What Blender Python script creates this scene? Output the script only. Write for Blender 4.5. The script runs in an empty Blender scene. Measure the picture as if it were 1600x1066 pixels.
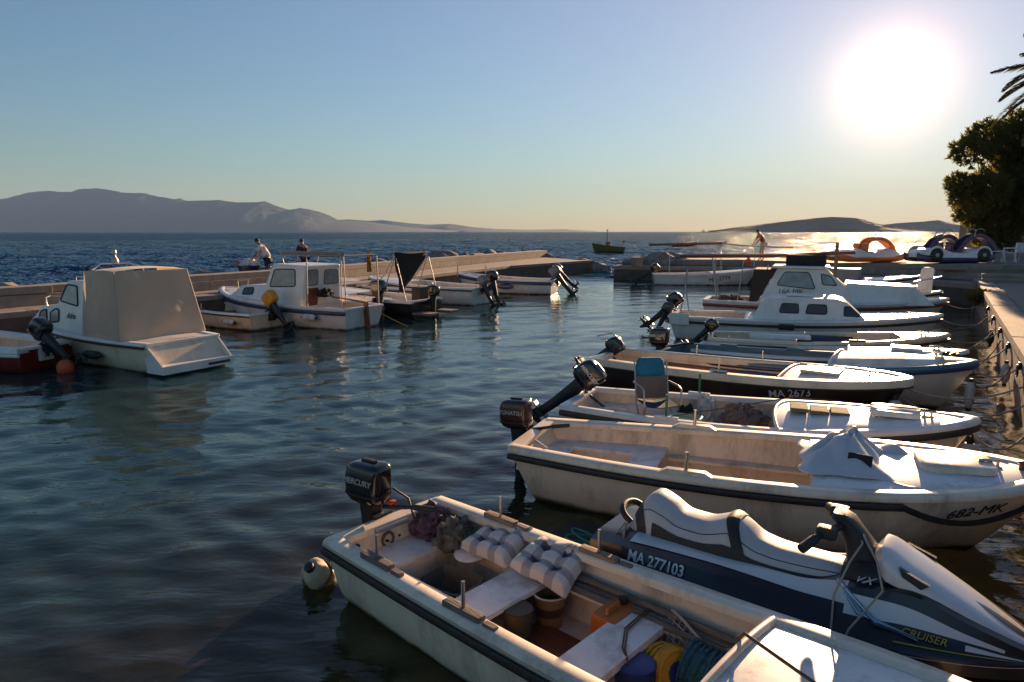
import bpy, bmesh, math, random
from mathutils import Vector, Matrix, Euler, noise
random.seed(7)
R = math.radians
scn = bpy.context.scene
col = scn.collection
# ---------------------------------------------------------------- camera
EYE = 2.8
PITCH = math.atan(171 / 1067)
cam = bpy.data.cameras.new('camera'); cam_o = bpy.data.objects.new('camera', cam); col.objects.link(cam_o)
cam.sensor_width = 36; cam.lens = 36 * 1067 / 1600; cam.clip_start = .05; cam.clip_end = 60000
cam_o.location = (0, 0, EYE); cam_o.rotation_euler = (math.pi / 2 - PITCH, 0, 0)
scn.camera = cam_o
# ---------------------------------------------------------------- sky and sun
SUN_EL, SUN_AZ = R(10.3), R(28.0)          # azimuth clockwise from +Y
SUN_DIR = Vector((math.sin(SUN_AZ) * math.cos(SUN_EL), math.cos(SUN_AZ) * math.cos(SUN_EL), math.sin(SUN_EL)))
SKY_STRENGTH, SUN_STRENGTH, EXPOSURE = .05, 5.0, 1.36
w = bpy.data.worlds.new('World'); scn.world = w; w.use_nodes = True
nt = w.node_tree; nt.nodes.clear()
def wn(t, **k):
    n = nt.nodes.new(t)
    for a, b in k.items(): setattr(n, a, b)
    return n
sky = wn('ShaderNodeTexSky', sky_type='NISHITA', sun_disc=False, sun_elevation=SUN_EL, sun_rotation=SUN_AZ,
         altitude=0, air_density=1.4, dust_density=.0, ozone_density=5.6)
bg = wn('ShaderNodeBackground'); bg.inputs[1].default_value = SKY_STRENGTH
nt.links.new(sky.outputs[0], bg.inputs[0])
# the bright aureole of hazy air round the sun
tc = wn('ShaderNodeTexCoord'); dp = wn('ShaderNodeVectorMath', operation='DOT_PRODUCT'); dp.inputs[1].default_value = SUN_DIR
nm = wn('ShaderNodeVectorMath', operation='NORMALIZE')
nt.links.new(tc.outputs['Generated'], nm.inputs[0]); nt.links.new(nm.outputs[0], dp.inputs[0])
ac = wn('ShaderNodeMath', operation='ARCCOSINE', use_clamp=False); nt.links.new(dp.outputs['Value'], ac.inputs[0])
def lobe(width_deg, strength):
    a = wn('ShaderNodeMath', operation='MULTIPLY'); a.inputs[1].default_value = -1 / R(width_deg)
    e = wn('ShaderNodeMath', operation='EXPONENT'); m = wn('ShaderNodeMath', operation='MULTIPLY'); m.inputs[1].default_value = strength
    nt.links.new(ac.outputs[0], a.inputs[0]); nt.links.new(a.outputs[0], e.inputs[0]); nt.links.new(e.outputs[0], m.inputs[0])
    return m
l1, l2, l3 = lobe(1.25, 2.6), lobe(26.0, .19), lobe(5.0, .17)
sm = wn('ShaderNodeMath', operation='ADD'); nt.links.new(l1.outputs[0], sm.inputs[0]); nt.links.new(l2.outputs[0], sm.inputs[1]); sm0 = sm; sm = wn('ShaderNodeMath', operation='ADD'); nt.links.new(sm0.outputs[0], sm.inputs[0]); nt.links.new(l3.outputs[0], sm.inputs[1])
bg2 = wn('ShaderNodeBackground'); bg2.inputs[0].default_value = (1, .59, .36, 1); nt.links.new(sm.outputs[0], bg2.inputs[1])
ad = wn('ShaderNodeAddShader'); nt.links.new(bg.outputs[0], ad.inputs[0]); nt.links.new(bg2.outputs[0], ad.inputs[1])
wo = wn('ShaderNodeOutputWorld'); nt.links.new(ad.outputs[0], wo.inputs[0])
sl = bpy.data.lights.new('sun', 'SUN'); sl.energy = SUN_STRENGTH; sl.angle = R(.53); sl.color = (1, .64, .36)
so = bpy.data.objects.new('sun', sl); col.objects.link(so); so.rotation_euler = (-SUN_DIR).to_track_quat('-Z', 'Y').to_euler(); so.location = (20, 40, 30)
vs = scn.view_settings; vs.view_transform = 'Standard'; vs.look = 'None'; vs.gamma = 1; vs.exposure = EXPOSURE; vs.use_curve_mapping = False
scn.render.engine = 'CYCLES'; scn.cycles.use_denoising = True; scn.cycles.max_bounces = 8; scn.cycles.transparent_max_bounces = 12
scn.cycles.sample_clamp_indirect = 6; scn.cycles.caustics_reflective = False; scn.cycles.caustics_refractive = False
scn.cycles.volume_bounces = 0
# ---------------------------------------------------------------- helpers
def at(x, y, z):
    """point of the place at height z that the photograph shows at pixel x, y"""
    a, u = x - 800, 533 - y
    d = (a, 1067 * math.cos(PITCH) + u * math.sin(PITCH), -1067 * math.sin(PITCH) + u * math.cos(PITCH))
    t = (z - EYE) / d[2]
    return Vector((d[0] * t, d[1] * t, z))
def far(x, y, D):
    a, u = x - 800, 533 - y
    d = (a, 1067 * math.cos(PITCH) + u * math.sin(PITCH), -1067 * math.sin(PITCH) + u * math.cos(PITCH))
    t = D / d[1]
    return Vector((d[0] * t, D, EYE + d[2] * t))
def lerp(a, b, t): return a + (b - a) * t
def smooth(t): t = max(0., min(1., t)); return t * t * (3 - 2 * t)
V = Vector
class MB:
    def __init__(s): s.v = []; s.f = []; s.bv = False
    def add(s, vs, fs):
        o = len(s.v); s.v += [tuple(p) for p in vs]; s.f += [tuple(i + o for i in f) for f in fs]; return s
    def box(s, c, d, rot=None, bev=0):
        hx, hy, hz = d[0] / 2, d[1] / 2, d[2] / 2
        if bev > 0:
            s.bv = True
            b = min(bev, hx * .9, hy * .9, hz * .9)
            bm = bmesh.new(); bmesh.ops.create_cube(bm, size=1)
            for v in bm.verts: v.co = V((v.co.x * d[0], v.co.y * d[1], v.co.z * d[2]))
            bmesh.ops.bevel(bm, geom=bm.edges[:], offset=b, segments=2 if b > .008 else 1, affect='EDGES', profile=.6)
            vs = [v.co.copy() for v in bm.verts]; bm.verts.index_update(); fs = [[v.index for v in f.verts] for f in bm.faces]; bm.free()
        else:
            vs = [V((x * hx, y * hy, z * hz)) for x in (-1, 1) for y in (-1, 1) for z in (-1, 1)]
            fs = [(0, 1, 3, 2), (4, 6, 7, 5), (0, 4, 5, 1), (2, 3, 7, 6), (0, 2, 6, 4), (1, 5, 7, 3)]
        m = Euler(rot).to_matrix() if rot is not None and not isinstance(rot, Matrix) else rot
        if m is not None: vs = [m @ v for v in vs]
        return s.add([v + V(c) for v in vs], fs)
    def grid(s, rows, cu=False, cv=False):
        n, m = len(rows), len(rows[0]); fs = []
        for i in range(n - (0 if cu else 1)):
            for j in range(m - (0 if cv else 1)):
                a, b = i, (i + 1) % n; c, d = j, (j + 1) % m
                fs.append((a * m + c, b * m + c, b * m + d, a * m + d))
        return s.add([p for r in rows for p in r], fs)
    def loft(s, rows, caps=True):
        n, m = len(rows), len(rows[0]); fs = []
        for i in range(n - 1):
            for j in range(m):
                d = (j + 1) % m
                fs.append((i * m + j, (i + 1) * m + j, (i + 1) * m + d, i * m + d))
        if caps: fs += [tuple(range(m)), tuple((n - 1) * m + j for j in reversed(range(m)))]
        return s.add([p for r in rows for p in r], fs)
    def tube(s, pts, r, seg=8, closed=False):
        pts = [V(p) for p in pts]; rows = []; n = len(pts)
        rr = r if isinstance(r, (list, tuple)) else [r] * n
        prev = None
        for i, p in enumerate(pts):
            if closed: t = pts[(i + 1) % n] - pts[i - 1]
            else: t = pts[min(i + 1, n - 1)] - pts[max(i - 1, 0)]
            t = t.normalized() if t.length > 1e-9 else V((0, 0, 1))
            if prev is None: a = V((0, 0, 1)) if abs(t.z) < .9 else V((1, 0, 0))
            else: a = prev
            x = (a - t * a.dot(t)); x = x.normalized() if x.length > 1e-6 else t.orthogonal().normalized()
            prev = x; y = t.cross(x)
            rows.append([p + (x * math.cos(k * 2 * math.pi / seg) + y * math.sin(k * 2 * math.pi / seg)) * rr[i] for k in range(seg)])
        if closed: rows.append(rows[0]); return s.loft(rows, False)
        return s.loft(rows)
    def lathe(s, prof, c=(0, 0, 0), seg=16, m=None):
        rows = []
        for r, z in prof:
            row = [V((max(r, .0005) * math.cos(k * 2 * math.pi / seg), max(r, .0005) * math.sin(k * 2 * math.pi / seg), z)) for k in range(seg)]
            if m is not None: row = [m @ v for v in row]
            rows.append([v + V(c) for v in row])
        return s.loft(rows)
    def ell(s, c, r, seg=14, ring=9, m=None):
        r = r if isinstance(r, (list, tuple)) else (r, r, r); rows = []
        for i in range(ring + 1):
            a = -math.pi / 2 + math.pi * i / ring; ca = max(math.cos(a), .004)
            row = [V((r[0] * ca * math.cos(k * 2 * math.pi / seg), r[1] * ca * math.sin(k * 2 * math.pi / seg), r[2] * math.sin(a))) for k in range(seg)]
            if m is not None: row = [m @ v for v in row]
            rows.append([v + V(c) for v in row])
        return s.loft(rows)
    def prism(s, pts, off):
        """polygon of 3D points pushed along off"""
        n = len(pts); a = [V(p) for p in pts]; b = [p + V(off) for p in a]
        return s.add(a + b, [tuple(reversed(range(n))), tuple(range(n, 2 * n))] + [(i, (i + 1) % n, n + (i + 1) % n, n + i) for i in range(n)])
    def xf(s, m, start=0):
        s.v[start:] = [tuple(m @ V(p)) for p in s.v[start:]]; return s
    def mesh(s, name, mat, sharp=50, fix=True):
        me = bpy.data.meshes.new(name); me.from_pydata(s.v, [], s.f)
        if fix:
            bm = bmesh.new(); bm.from_mesh(me); bmesh.ops.recalc_face_normals(bm, faces=bm.faces[:]); bm.to_mesh(me); bm.free()
        if sharp:
            me.shade_smooth(); me.set_sharp_from_angle(angle=R(sharp))
        for mm in (mat if isinstance(mat, list) else [mat]): me.materials.append(mm)
        return me
    def build(s, name, mat, parent=None, sharp=50, fix=True):
        o = bpy.data.objects.new(name, s.mesh(name, mat, sharp, fix)); col.objects.link(o)
        if s.bv and sharp: wnm = o.modifiers.new('weighted', 'WEIGHTED_NORMAL'); wnm.keep_sharp = True
        if parent is not None: o.parent = parent
        return o
def tag(o, label, cat, group=None):
    o['label'] = label; o['category'] = cat
    if group: o['group'] = group
    return o
def struct(o): o['kind'] = 'structure'; return o
def empty(name, loc=(0, 0, 0), rz=0):
    o = bpy.data.objects.new(name, None); col.objects.link(o); o.location = loc; o.rotation_euler = (0, 0, rz); o.empty_display_size = .2
    return o
def link_copy(o, parent=None):
    c = o.copy(); col.objects.link(c)
    if parent is not None: c.parent = parent
    return c
# ---------------------------------------------------------------- materials
MATS = {}
def mat(name, c, rough=.5, metal=0, var=.12, scale=6., bump=0., bscale=30., c2=None, dirt=0., dcol=(.16, .11, .06), spec=.5, coat=0., stretch=(1, 1, 1), trans=0., alpha=1., sheen=0.):
    if name in MATS: return MATS[name]
    m = bpy.data.materials.new(name); m.use_nodes = True; n = m.node_tree.nodes; L = m.node_tree.links
    b = n['Principled BSDF']; MATS[name] = m
    b.inputs['Roughness'].default_value = rough; b.inputs['Metallic'].default_value = metal
    b.inputs['Specular IOR Level'].default_value = spec; b.inputs['Coat Weight'].default_value = coat; b.inputs['Coat Roughness'].default_value = .08
    b.inputs['Transmission Weight'].default_value = trans; b.inputs['Alpha'].default_value = alpha; b.inputs['Sheen Weight'].default_value = sheen
    t = n.new('ShaderNodeTexCoord'); mp = n.new('ShaderNodeMapping'); mp.inputs['Scale'].default_value = stretch
    L.new(t.outputs['Object'], mp.inputs[0])
    nz = n.new('ShaderNodeTexNoise'); nz.inputs['Scale'].default_value = scale; nz.inputs['Detail'].default_value = 6; nz.inputs['Roughness'].default_value = .6
    L.new(mp.outputs[0], nz.inputs['Vector'])
    rp = n.new('ShaderNodeValToRGB'); rp.color_ramp.elements[0].position = .3; rp.color_ramp.elements[1].position = .7
    k = c2 if c2 else tuple(x * (1 - var * 2) for x in c)
    rp.color_ramp.elements[0].color = (*k, 1); rp.color_ramp.elements[1].color = (*c, 1)
    L.new(nz.outputs['Fac'], rp.inputs[0]); src = rp.outputs[0]
    if dirt > 0:
        n2 = n.new('ShaderNodeTexNoise'); n2.inputs['Scale'].default_value = scale * .7; n2.inputs['Detail'].default_value = 9; n2.inputs['Roughness'].default_value = .75
        mp2 = n.new('ShaderNodeMapping'); mp2.inputs['Scale'].default_value = (1, 1, .35); mp2.inputs['Location'].default_value = (3.1, 1.7, .4)
        L.new(t.outputs['Object'], mp2.inputs[0]); L.new(mp2.outputs[0], n2.inputs['Vector'])
        r2 = n.new('ShaderNodeValToRGB'); r2.color_ramp.elements[0].position = .48; r2.color_ramp.elements[1].position = .74
        L.new(n2.outputs['Fac'], r2.inputs[0])
        ml = n.new('ShaderNodeMath'); ml.operation = 'MULTIPLY'; ml.inputs[1].default_value = dirt; L.new(r2.outputs[0], ml.inputs[0])
        mx = n.new('ShaderNodeMix'); mx.data_type = 'RGBA'; mx.inputs['B'].default_value = (*dcol, 1)
        L.new(ml.outputs[0], mx.inputs['Factor']); L.new(src, mx.inputs['A']); src = mx.outputs['Result']
        if dirt > .5:                                       # fine scuffs and specks on worn surfaces
            n4 = n.new('ShaderNodeTexNoise'); n4.inputs['Scale'].default_value = scale * 9; n4.inputs['Detail'].default_value = 8; n4.inputs['Roughness'].default_value = .8; L.new(t.outputs['Object'], n4.inputs['Vector'])
            r4 = n.new('ShaderNodeValToRGB'); r4.color_ramp.elements[0].position = .58; r4.color_ramp.elements[1].position = .72; L.new(n4.outputs['Fac'], r4.inputs[0])
            m4 = n.new('ShaderNodeMath'); m4.operation = 'MULTIPLY'; m4.inputs[1].default_value = .55 * dirt; L.new(r4.outputs[0], m4.inputs[0])
            x4 = n.new('ShaderNodeMix'); x4.data_type = 'RGBA'; x4.inputs['B'].default_value = (.12, .09, .06, 1); L.new(m4.outputs[0], x4.inputs['Factor']); L.new(src, x4.inputs['A']); src = x4.outputs['Result']
        rr = n.new('ShaderNodeMapRange'); rr.inputs['To Min'].default_value = rough; rr.inputs['To Max'].default_value = min(1, rough + .45)
        L.new(ml.outputs[0], rr.inputs[0]); L.new(rr.outputs[0], b.inputs['Roughness'])
    L.new(src, b.inputs['Base Color'])
    if bump > 0:
        n3 = n.new('ShaderNodeTexNoise'); n3.inputs['Scale'].default_value = bscale; n3.inputs['Detail'].default_value = 5; L.new(mp.outputs[0], n3.inputs['Vector'])
        bp = n.new('ShaderNodeBump'); bp.inputs['Strength'].default_value = bump; bp.inputs['Distance'].default_value = .02
        L.new(n3.outputs['Fac'], bp.inputs['Height']); L.new(bp.outputs[0], b.inputs['Normal'])
    return m
def gel(name, c, dirt=.35, rough=.3, scale=3.): return mat(name, c, rough, var=.04, scale=scale, dirt=dirt, coat=.15, bump=.05, bscale=4)
def waterline(m):
    """the same paint turning dark brown-green in a ragged band at the waterline and below"""
    k = m.name + '_moored'
    if k in MATS: return MATS[k]
    c = m.copy(); c.name = k; MATS[k] = c; n = c.node_tree.nodes; L = c.node_tree.links; b = n['Principled BSDF']; src = b.inputs['Base Color'].links[0].from_socket
    t = n.new('ShaderNodeTexCoord'); sx = n.new('ShaderNodeSeparateXYZ'); L.new(t.outputs['Object'], sx.inputs[0]); nz = n.new('ShaderNodeTexNoise'); nz.inputs['Scale'].default_value = 5; nz.inputs['Detail'].default_value = 6; L.new(t.outputs['Object'], nz.inputs['Vector'])
    a = n.new('ShaderNodeMath'); a.operation = 'MULTIPLY_ADD'; a.inputs[1].default_value = -.09; L.new(nz.outputs['Fac'], a.inputs[0]); L.new(sx.outputs['Z'], a.inputs[2])
    r = n.new('ShaderNodeMapRange'); r.inputs['From Min'].default_value = -.035; r.inputs['From Max'].default_value = .025; r.inputs['To Min'].default_value = .92; r.inputs['To Max'].default_value = 0; L.new(a.outputs[0], r.inputs[0])
    x = n.new('ShaderNodeMix'); x.data_type = 'RGBA'; x.inputs['B'].default_value = (.035, .03, .015, 1); L.new(r.outputs[0], x.inputs['Factor']); L.new(src, x.inputs['A']); L.new(x.outputs['Result'], b.inputs['Base Color'])
    return c
GEL = gel('gelcoat_white', (.84, .78, .70), .3)
GELC = gel('gelcoat_cream', (.82, .66, .47), .45)
GELW = gel('gelcoat_worn_white', (.86, .72, .54), .75, .38)
GELI = gel('gelcoat_inner_stained', (.80, .65, .48), .85, .5, 4.)
GELD = gel('deck_weathered_white', (.80, .77, .73), .7, .42, 5.)
GELBLUE = gel('paint_teal_blue', (.07, .17, .22), .4)
GELDARK = gel('paint_dark_brown_hull', (.035, .02, .015), .3)
GELNAVY = gel('paint_navy', (.02, .035, .11), .2)
GELRED = gel('paint_dark_red', (.22, .02, .015), .3)
GELOR = gel('plastic_orange', (.72, .17, .02), .2)
GELYG = gel('paint_mustard_green', (.16, .13, .02), .4)
GELBLK = gel('paint_black_hull', (.012, .012, .016), .2)
RUB = mat('black_rubber', (.022, .02, .02), .55, bump=.2, bscale=40, dirt=.3, dcol=(.12, .1, .08))
COWL = mat('cowl_black', (.012, .012, .014), .18, coat=.6, var=.1)
COWLG = mat('cowl_grey', (.20, .20, .20), .35, var=.1)
COWLM = mat('cowl_maroon', (.05, .012, .01), .25, coat=.4)
COWLY = mat('cover_yellow', (.75, .32, .02), .5, bump=.3, bscale=12)
CAST = mat('cast_metal_dark', (.03, .03, .032), .45, .3)
STEEL = mat('stainless_steel', (.6, .58, .55), .28, 1, var=.05)
ALU = mat('aluminium_dull', (.45, .44, .43), .45, .8)
WOOD = mat('weathered_wood', (.33, .22, .13), .7, var=.25, scale=5, stretch=(1, 8, 8), bump=.3, bscale=12)
WOODR = mat('varnished_wood_red', (.20, .06, .025), .4, var=.2, scale=5, stretch=(1, 8, 8), coat=.2)
WOODG = mat('grey_wood', (.22, .17, .13), .75, var=.25, scale=6, stretch=(1, 9, 9), bump=.4, bscale=10)
CANVAS = mat('canvas_beige', (.62, .50, .37), .8, var=.06, scale=2, bump=.25, bscale=3, sheen=.2)
CANVASB = mat('canvas_black', (.018, .018, .022), .85, bump=.3, bscale=5)
TARP = mat('tarp_white', (.72, .71, .72), .45, bump=.35, bscale=6, var=.05)
GLASSD = mat('glass_dark', (.03, .03, .034), .06, var=.2, scale=2, coat=.5)
GLASSP = mat('glass_pale_curtain', (.34, .33, .31), .12, var=.2, scale=5, coat=.5)
GLASSB = mat('glass_amber', (.10, .05, .03), .08, var=.3, scale=2, coat=.5)
ROPE = mat('rope_pale', (.45, .38, .28), .85, bump=.5, bscale=90)
ROPEB = mat('rope_brown', (.14, .09, .05), .85, bump=.5, bscale=90)
ROPET = mat('rope_teal', (.02, .26, .22), .8, bump=.5, bscale=90)
ROPEY = mat('rope_yellow', (.65, .34, .03), .8, bump=.5, bscale=60)
FEND = mat('fender_white', (.70, .66, .6), .45, dirt=.5)
BUOYO = mat('buoy_orange', (.75, .10, .03), .45, dirt=.2)
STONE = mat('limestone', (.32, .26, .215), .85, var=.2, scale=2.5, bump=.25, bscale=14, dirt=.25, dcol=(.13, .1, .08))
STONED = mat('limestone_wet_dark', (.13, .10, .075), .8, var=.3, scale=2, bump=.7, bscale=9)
CONC = mat('quay_concrete', (.29, .235, .19), .85, var=.15, scale=1.5, bump=.5, bscale=25, dirt=.4, dcol=(.14, .11, .08))
ROCK = mat('rock', (.30, .25, .21), .9, var=.3, scale=3, bump=.8, bscale=8)
SKIN = mat('skin', (.32, .16, .10), .55, var=.05)
HAIR = mat('hair_dark', (.03, .02, .015), .7)
LETW = mat('lettering_white', (.72, .70, .68), .4)
LETG = mat('lettering_grey', (.45, .43, .42), .4)
LETD = mat('lettering_dark', (.025, .025, .035), .4)
LETR = mat('lettering_red', (.28, .02, .02), .4)
LETGOLD = mat('lettering_gold', (.55, .36, .05), .4)
def add_trans(m, c, w_):
    n = m.node_tree.nodes; L = m.node_tree.links; t = n.new('ShaderNodeBsdfTranslucent'); t.inputs[0].default_value = (*c, 1); mx = n.new('ShaderNodeMixShader'); mx.inputs[0].default_value = w_; out = n['Material Output']; L.new(n['Principled BSDF'].outputs[0], mx.inputs[1]); L.new(t.outputs[0], mx.inputs[2]); L.new(mx.outputs[0], out.inputs[0])
add_trans(CANVAS, (.55, .45, .34), .22); add_trans(TARP, (.6, .55, .48), .2)
# ---------------------------------------------------------------- water
import numpy as np
Q0, QE = V((1.39, 0, 0)), V((.532, .847, 0)); QN = V((-.847, .532, 0))      # quay edge: origin, along, towards the water
BW_IN = [V(p) for p in ((-16.6, 11.0, .8), (-12.66, 16.78, .8), (-6.35, 26.05, .8), (-.26, 40.21, .8), (5.4, 48.3, .8))]
BW_PF = [V(p) for p in ((-17.6, 12.2, .8), (-13.5, 18.0, .8), (-8.25, 28.0, .8), (-3.0, 41.5, .8), (2.43, 54.5, .8))]
B2_IN = [V((6.0, 40.4, .72)), V((12.4, 38.6, .8)), V((16.2, 30.4, .9)), V((17.9, 26.3, .93))]
B2_PF = [V((9.0, 41.6, 0)), V((13.3, 40.2, 0)), V((16.2, 34.0, 0)), V((19.0, 28.7, 0)), V((25, 27.6, 0)), V((46, 26, 0))]
def np_smooth(t): t = np.clip(t, 0, 1); return t * t * (3 - 2 * t)
def make_water():
    na = 520; th = np.linspace(R(-82), R(82), na)
    rad = [.6]
    while rad[-1] < 260: rad.append(rad[-1] * 1.0082 + .004)
    n_near = len(rad)
    while rad[-1] < 11500: rad.append(rad[-1] * 1.09)
    rad = np.array(rad); nr = len(rad)
    X = rad[:, None] * np.sin(th)[None, :]; Y = rad[:, None] * np.cos(th)[None, :] - 1.0
    cell = np.maximum(rad * (th[1] - th[0]), np.gradient(rad))[:, None]
    dl = -(X + 16.6) * .905 + (Y - 11.0) * .425            # distance to the open-sea side of the left breakwater
    d2 = (X - 6.0) * .5 + (Y - 40.5) * .866
    sea = np.maximum(np.maximum(np_smooth((dl - .5) / 5), np_smooth((Y - 36) / 26)), np_smooth(d2 / 5))
    rng = np.random.default_rng(3); Z = np.zeros_like(X)
    for lam, amp, n, spread in ((.22, .0011, 6, .9), (.36, .0020, 7, .8), (.6, .0034, 7, .7), (1.1, .0045, 6, .6), (2.3, .006, 5, .5)):
        for _ in range(n):
            a = R(90) + rng.normal() * spread; k = 2 * math.pi / (lam * rng.uniform(.8, 1.25)); ph = rng.uniform(0, 6.28)
            fade = np.clip((2 * math.pi / k) / (cell * 3) - .6, 0, 1)
            mod = .65 + .35 * np.sin(X * rng.uniform(.1, .5) + Y * rng.uniform(.1, .5) + ph)
            Z += amp * fade * mod * np.sin(k * (X * math.cos(a) + Y * math.sin(a)) + ph) * (1 + 1.2 * sea)
    for lam, amp, n in ((1.6, .022, 5), (3.2, .046, 6), (6.5, .07, 6), (12, .06, 4)):
        for _ in range(n):
            a = R(115) + rng.normal() * .45; k = 2 * math.pi / (lam * rng.uniform(.75, 1.3)); ph = rng.uniform(0, 6.28)
            fade = np.clip((2 * math.pi / k) / (cell * 3) - .6, 0, 1)
            s_ = np.sin(k * (X * math.cos(a) + Y * math.sin(a)) + ph + .6 * np.sin(X * .13 * lam ** -.5 + ph))
            Z += amp * fade * sea * (1 - 2 * np.abs(s_) ** .8 if lam < 4 else s_)
    # the ring of ripples a fish has left
    for cx, cy in [at(300, 800, 0)[:2]]:
        r = np.hypot(X - cx, Y - cy); Z += .006 * np.sin(r * 2 * math.pi / .11) * np.exp(-(r / .38) ** 2) * np.clip(r / .1, 0, 1)
    Z[n_near - 40:] *= np.linspace(1, 0, len(rad) - n_near + 40)[:, None]
    co = np.stack([X, Y, Z], -1).reshape(-1, 3)
    i, j = np.meshgrid(np.arange(nr - 1), np.arange(na - 1), indexing='ij'); a = (i * na + j).ravel()
    fc = np.stack([a, a + 1, a + na + 1, a + na], -1)
    me = bpy.data.meshes.new('water'); me.vertices.add(len(co)); me.vertices.foreach_set('co', co.ravel())
    me.loops.add(fc.size); me.loops.foreach_set('vertex_index', fc.ravel().astype(np.int32))
    me.polygons.add(len(fc)); me.polygons.foreach_set('loop_start', np.arange(0, fc.size, 4, dtype=np.int32)); me.polygons.foreach_set('loop_total', np.full(len(fc), 4, dtype=np.int32))
    me.update(calc_edges=True); me.shade_smooth()
    at1 = me.attributes.new('sea', 'FLOAT', 'POINT'); at1.data.foreach_set('value', sea.ravel().astype(np.float32))
    m = bpy.data.materials.new('sea_water'); m.use_nodes = True; n = m.node_tree.nodes; L = m.node_tree.links; n.clear()
    def N(t, **k):
        q = n.new(t)
        for x, y in k.items(): setattr(q, x, y)
        return q
    geo = N('ShaderNodeNewGeometry'); asea = N('ShaderNodeAttribute', attribute_name='sea')
    def nz(scale, sc, det=4, rough=.55):
        mp = N('ShaderNodeMapping'); mp.inputs['Scale'].default_value = sc; L.new(geo.outputs['Position'], mp.inputs[0])
        q = N('ShaderNodeTexNoise'); q.inputs['Scale'].default_value = scale; q.inputs['Detail'].default_value = det; q.inputs['Roughness'].default_value = rough; q.inputs['Distortion'].default_value = .4
        L.new(mp.outputs[0], q.inputs['Vector']); return q.outputs['Fac']
    def M(op, a, b):
        q = N('ShaderNodeMath', operation=op)
        for i_, v in enumerate((a, b)):
            if isinstance(v, (int, float)): q.inputs[i_].default_value = v
            else: L.new(v, q.inputs[i_])
        return q.outputs[0]
    h = M('ADD', M('MULTIPLY', nz(3.0, (.55, 1.2, 1), 3), .016), M('MULTIPLY', nz(11.0, (.6, 1.2, 1), 3), .0035))
    hs = M('ADD', M('MULTIPLY', nz(.3, (.6, 1.3, 1), 5, .6), 2.4), M('MULTIPLY', nz(1.5, (.6, 1.2, 1), 4, .6), .42))
    hs = M('ADD', hs, M('MULTIPLY', nz(.06, (.35, 1.5, 1), 5, .65), 7.))
    hh = M('ADD', h, M('MULTIPLY', hs, asea.outputs['Fac']))
    bp = N('ShaderNodeBump'); bp.inputs['Strength'].default_value = 1; bp.inputs['Distance'].default_value = 1; L.new(hh, bp.inputs['Height'])
    fr = N('ShaderNodeFresnel'); fr.inputs['IOR'].default_value = 1.333; L.new(bp.outputs[0], fr.inputs['Normal'])
    gl = N('ShaderNodeBsdfGlossy'); L.new(bp.outputs[0], gl.inputs['Normal']); gl.inputs['Color'].default_value = (1, 1, 1, 1)
    ro = M('ADD', M('MULTIPLY', asea.outputs['Fac'], .035), .02); L.new(ro, gl.inputs['Roughness'])
    # light coming back out of the water body: deep blue-green outside, murky green in the harbour
    df = N('ShaderNodeBsdfDiffuse'); cm = N('ShaderNodeMix', data_type='RGBA'); L.new(asea.outputs['Fac'], cm.inputs['Factor'])
    cm.inputs['A'].default_value = (.010, .036, .036, 1); cm.inputs['B'].default_value = (.007, .045, .095, 1); wd = N('ShaderNodeMix', data_type='RGBA'); wd.inputs['A'].default_value = (.050, .036, .016, 1); wd.inputs['B'].default_value = (.022, .034, .015, 1)
    tr = N('ShaderNodeBsdfTransparent'); tr.inputs['Color'].default_value = (.92, .84, .60, 1)
    sx = N('ShaderNodeSeparateXYZ'); L.new(geo.outputs['Position'], sx.inputs[0])
    # clear shallows along the quay: depth grows with the distance from it
    dq = M('ADD', M('MULTIPLY', sx.outputs['X'], .847), M('MULTIPLY', sx.outputs['Y'], -.532))
    mr = N('ShaderNodeMapRange'); L.new(dq, mr.inputs[0]); mr.inputs['From Min'].default_value = -7.5; mr.inputs['From Max'].default_value = -3.4; mr.inputs['To Min'].default_value = 0; mr.inputs['To Max'].default_value = 1
    # weed and sand tint the murky shallows
    wr = N('ShaderNodeValToRGB'); wr.color_ramp.elements[0].position = .4; wr.color_ramp.elements[1].position = .62; L.new(nz(.8, (1, 1.6, 1), 5, .6), wr.inputs[0]); L.new(wr.outputs[0], wd.inputs['Factor'])
    sh = N('ShaderNodeMix', data_type='RGBA'); L.new(mr.outputs[0], sh.inputs['Factor']); L.new(cm.outputs['Result'], sh.inputs['A']); L.new(wd.outputs['Result'], sh.inputs['B']); L.new(sh.outputs['Result'], df.inputs['Color'])
    mu = N('ShaderNodeMixShader'); L.new(M('MULTIPLY', mr.outputs[0], .6), mu.inputs[0]); L.new(df.outputs[0], mu.inputs[1]); L.new(tr.outputs[0], mu.inputs[2])
    ms = N('ShaderNodeMixShader'); L.new(fr.outputs[0], ms.inputs[0]); L.new(mu.outputs[0], ms.inputs[1]); L.new(gl.outputs[0], ms.inputs[2])
    out = N('ShaderNodeOutputMaterial'); L.new(ms.outputs[0], out.inputs[0])
    me.materials.append(m)
    o = bpy.data.objects.new('water', me); col.objects.link(o); struct(o)
make_water()
# seabed
bed = mat('seabed_weed_and_sand', (.58, .45, .25), .9, c2=(.16, .17, .06), scale=.9, bump=.6, bscale=6, dirt=.7, dcol=(.02, .03, .012))
rows = []
for i in range(70):
    y = -4 + i * 1.0; row = []
    for j in range(70):
        x = -34 + j * 1.0; dq = x * .847 - y * .532 - 1.18
        row.append((x, y, -1.0 + .14 * max(dq, -16) * .8 + .22 * noise.noise(V((x * .7, y * .7, 1)))))
    rows.append(row)
struct(MB().grid(rows).build('seabed', bed))
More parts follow.
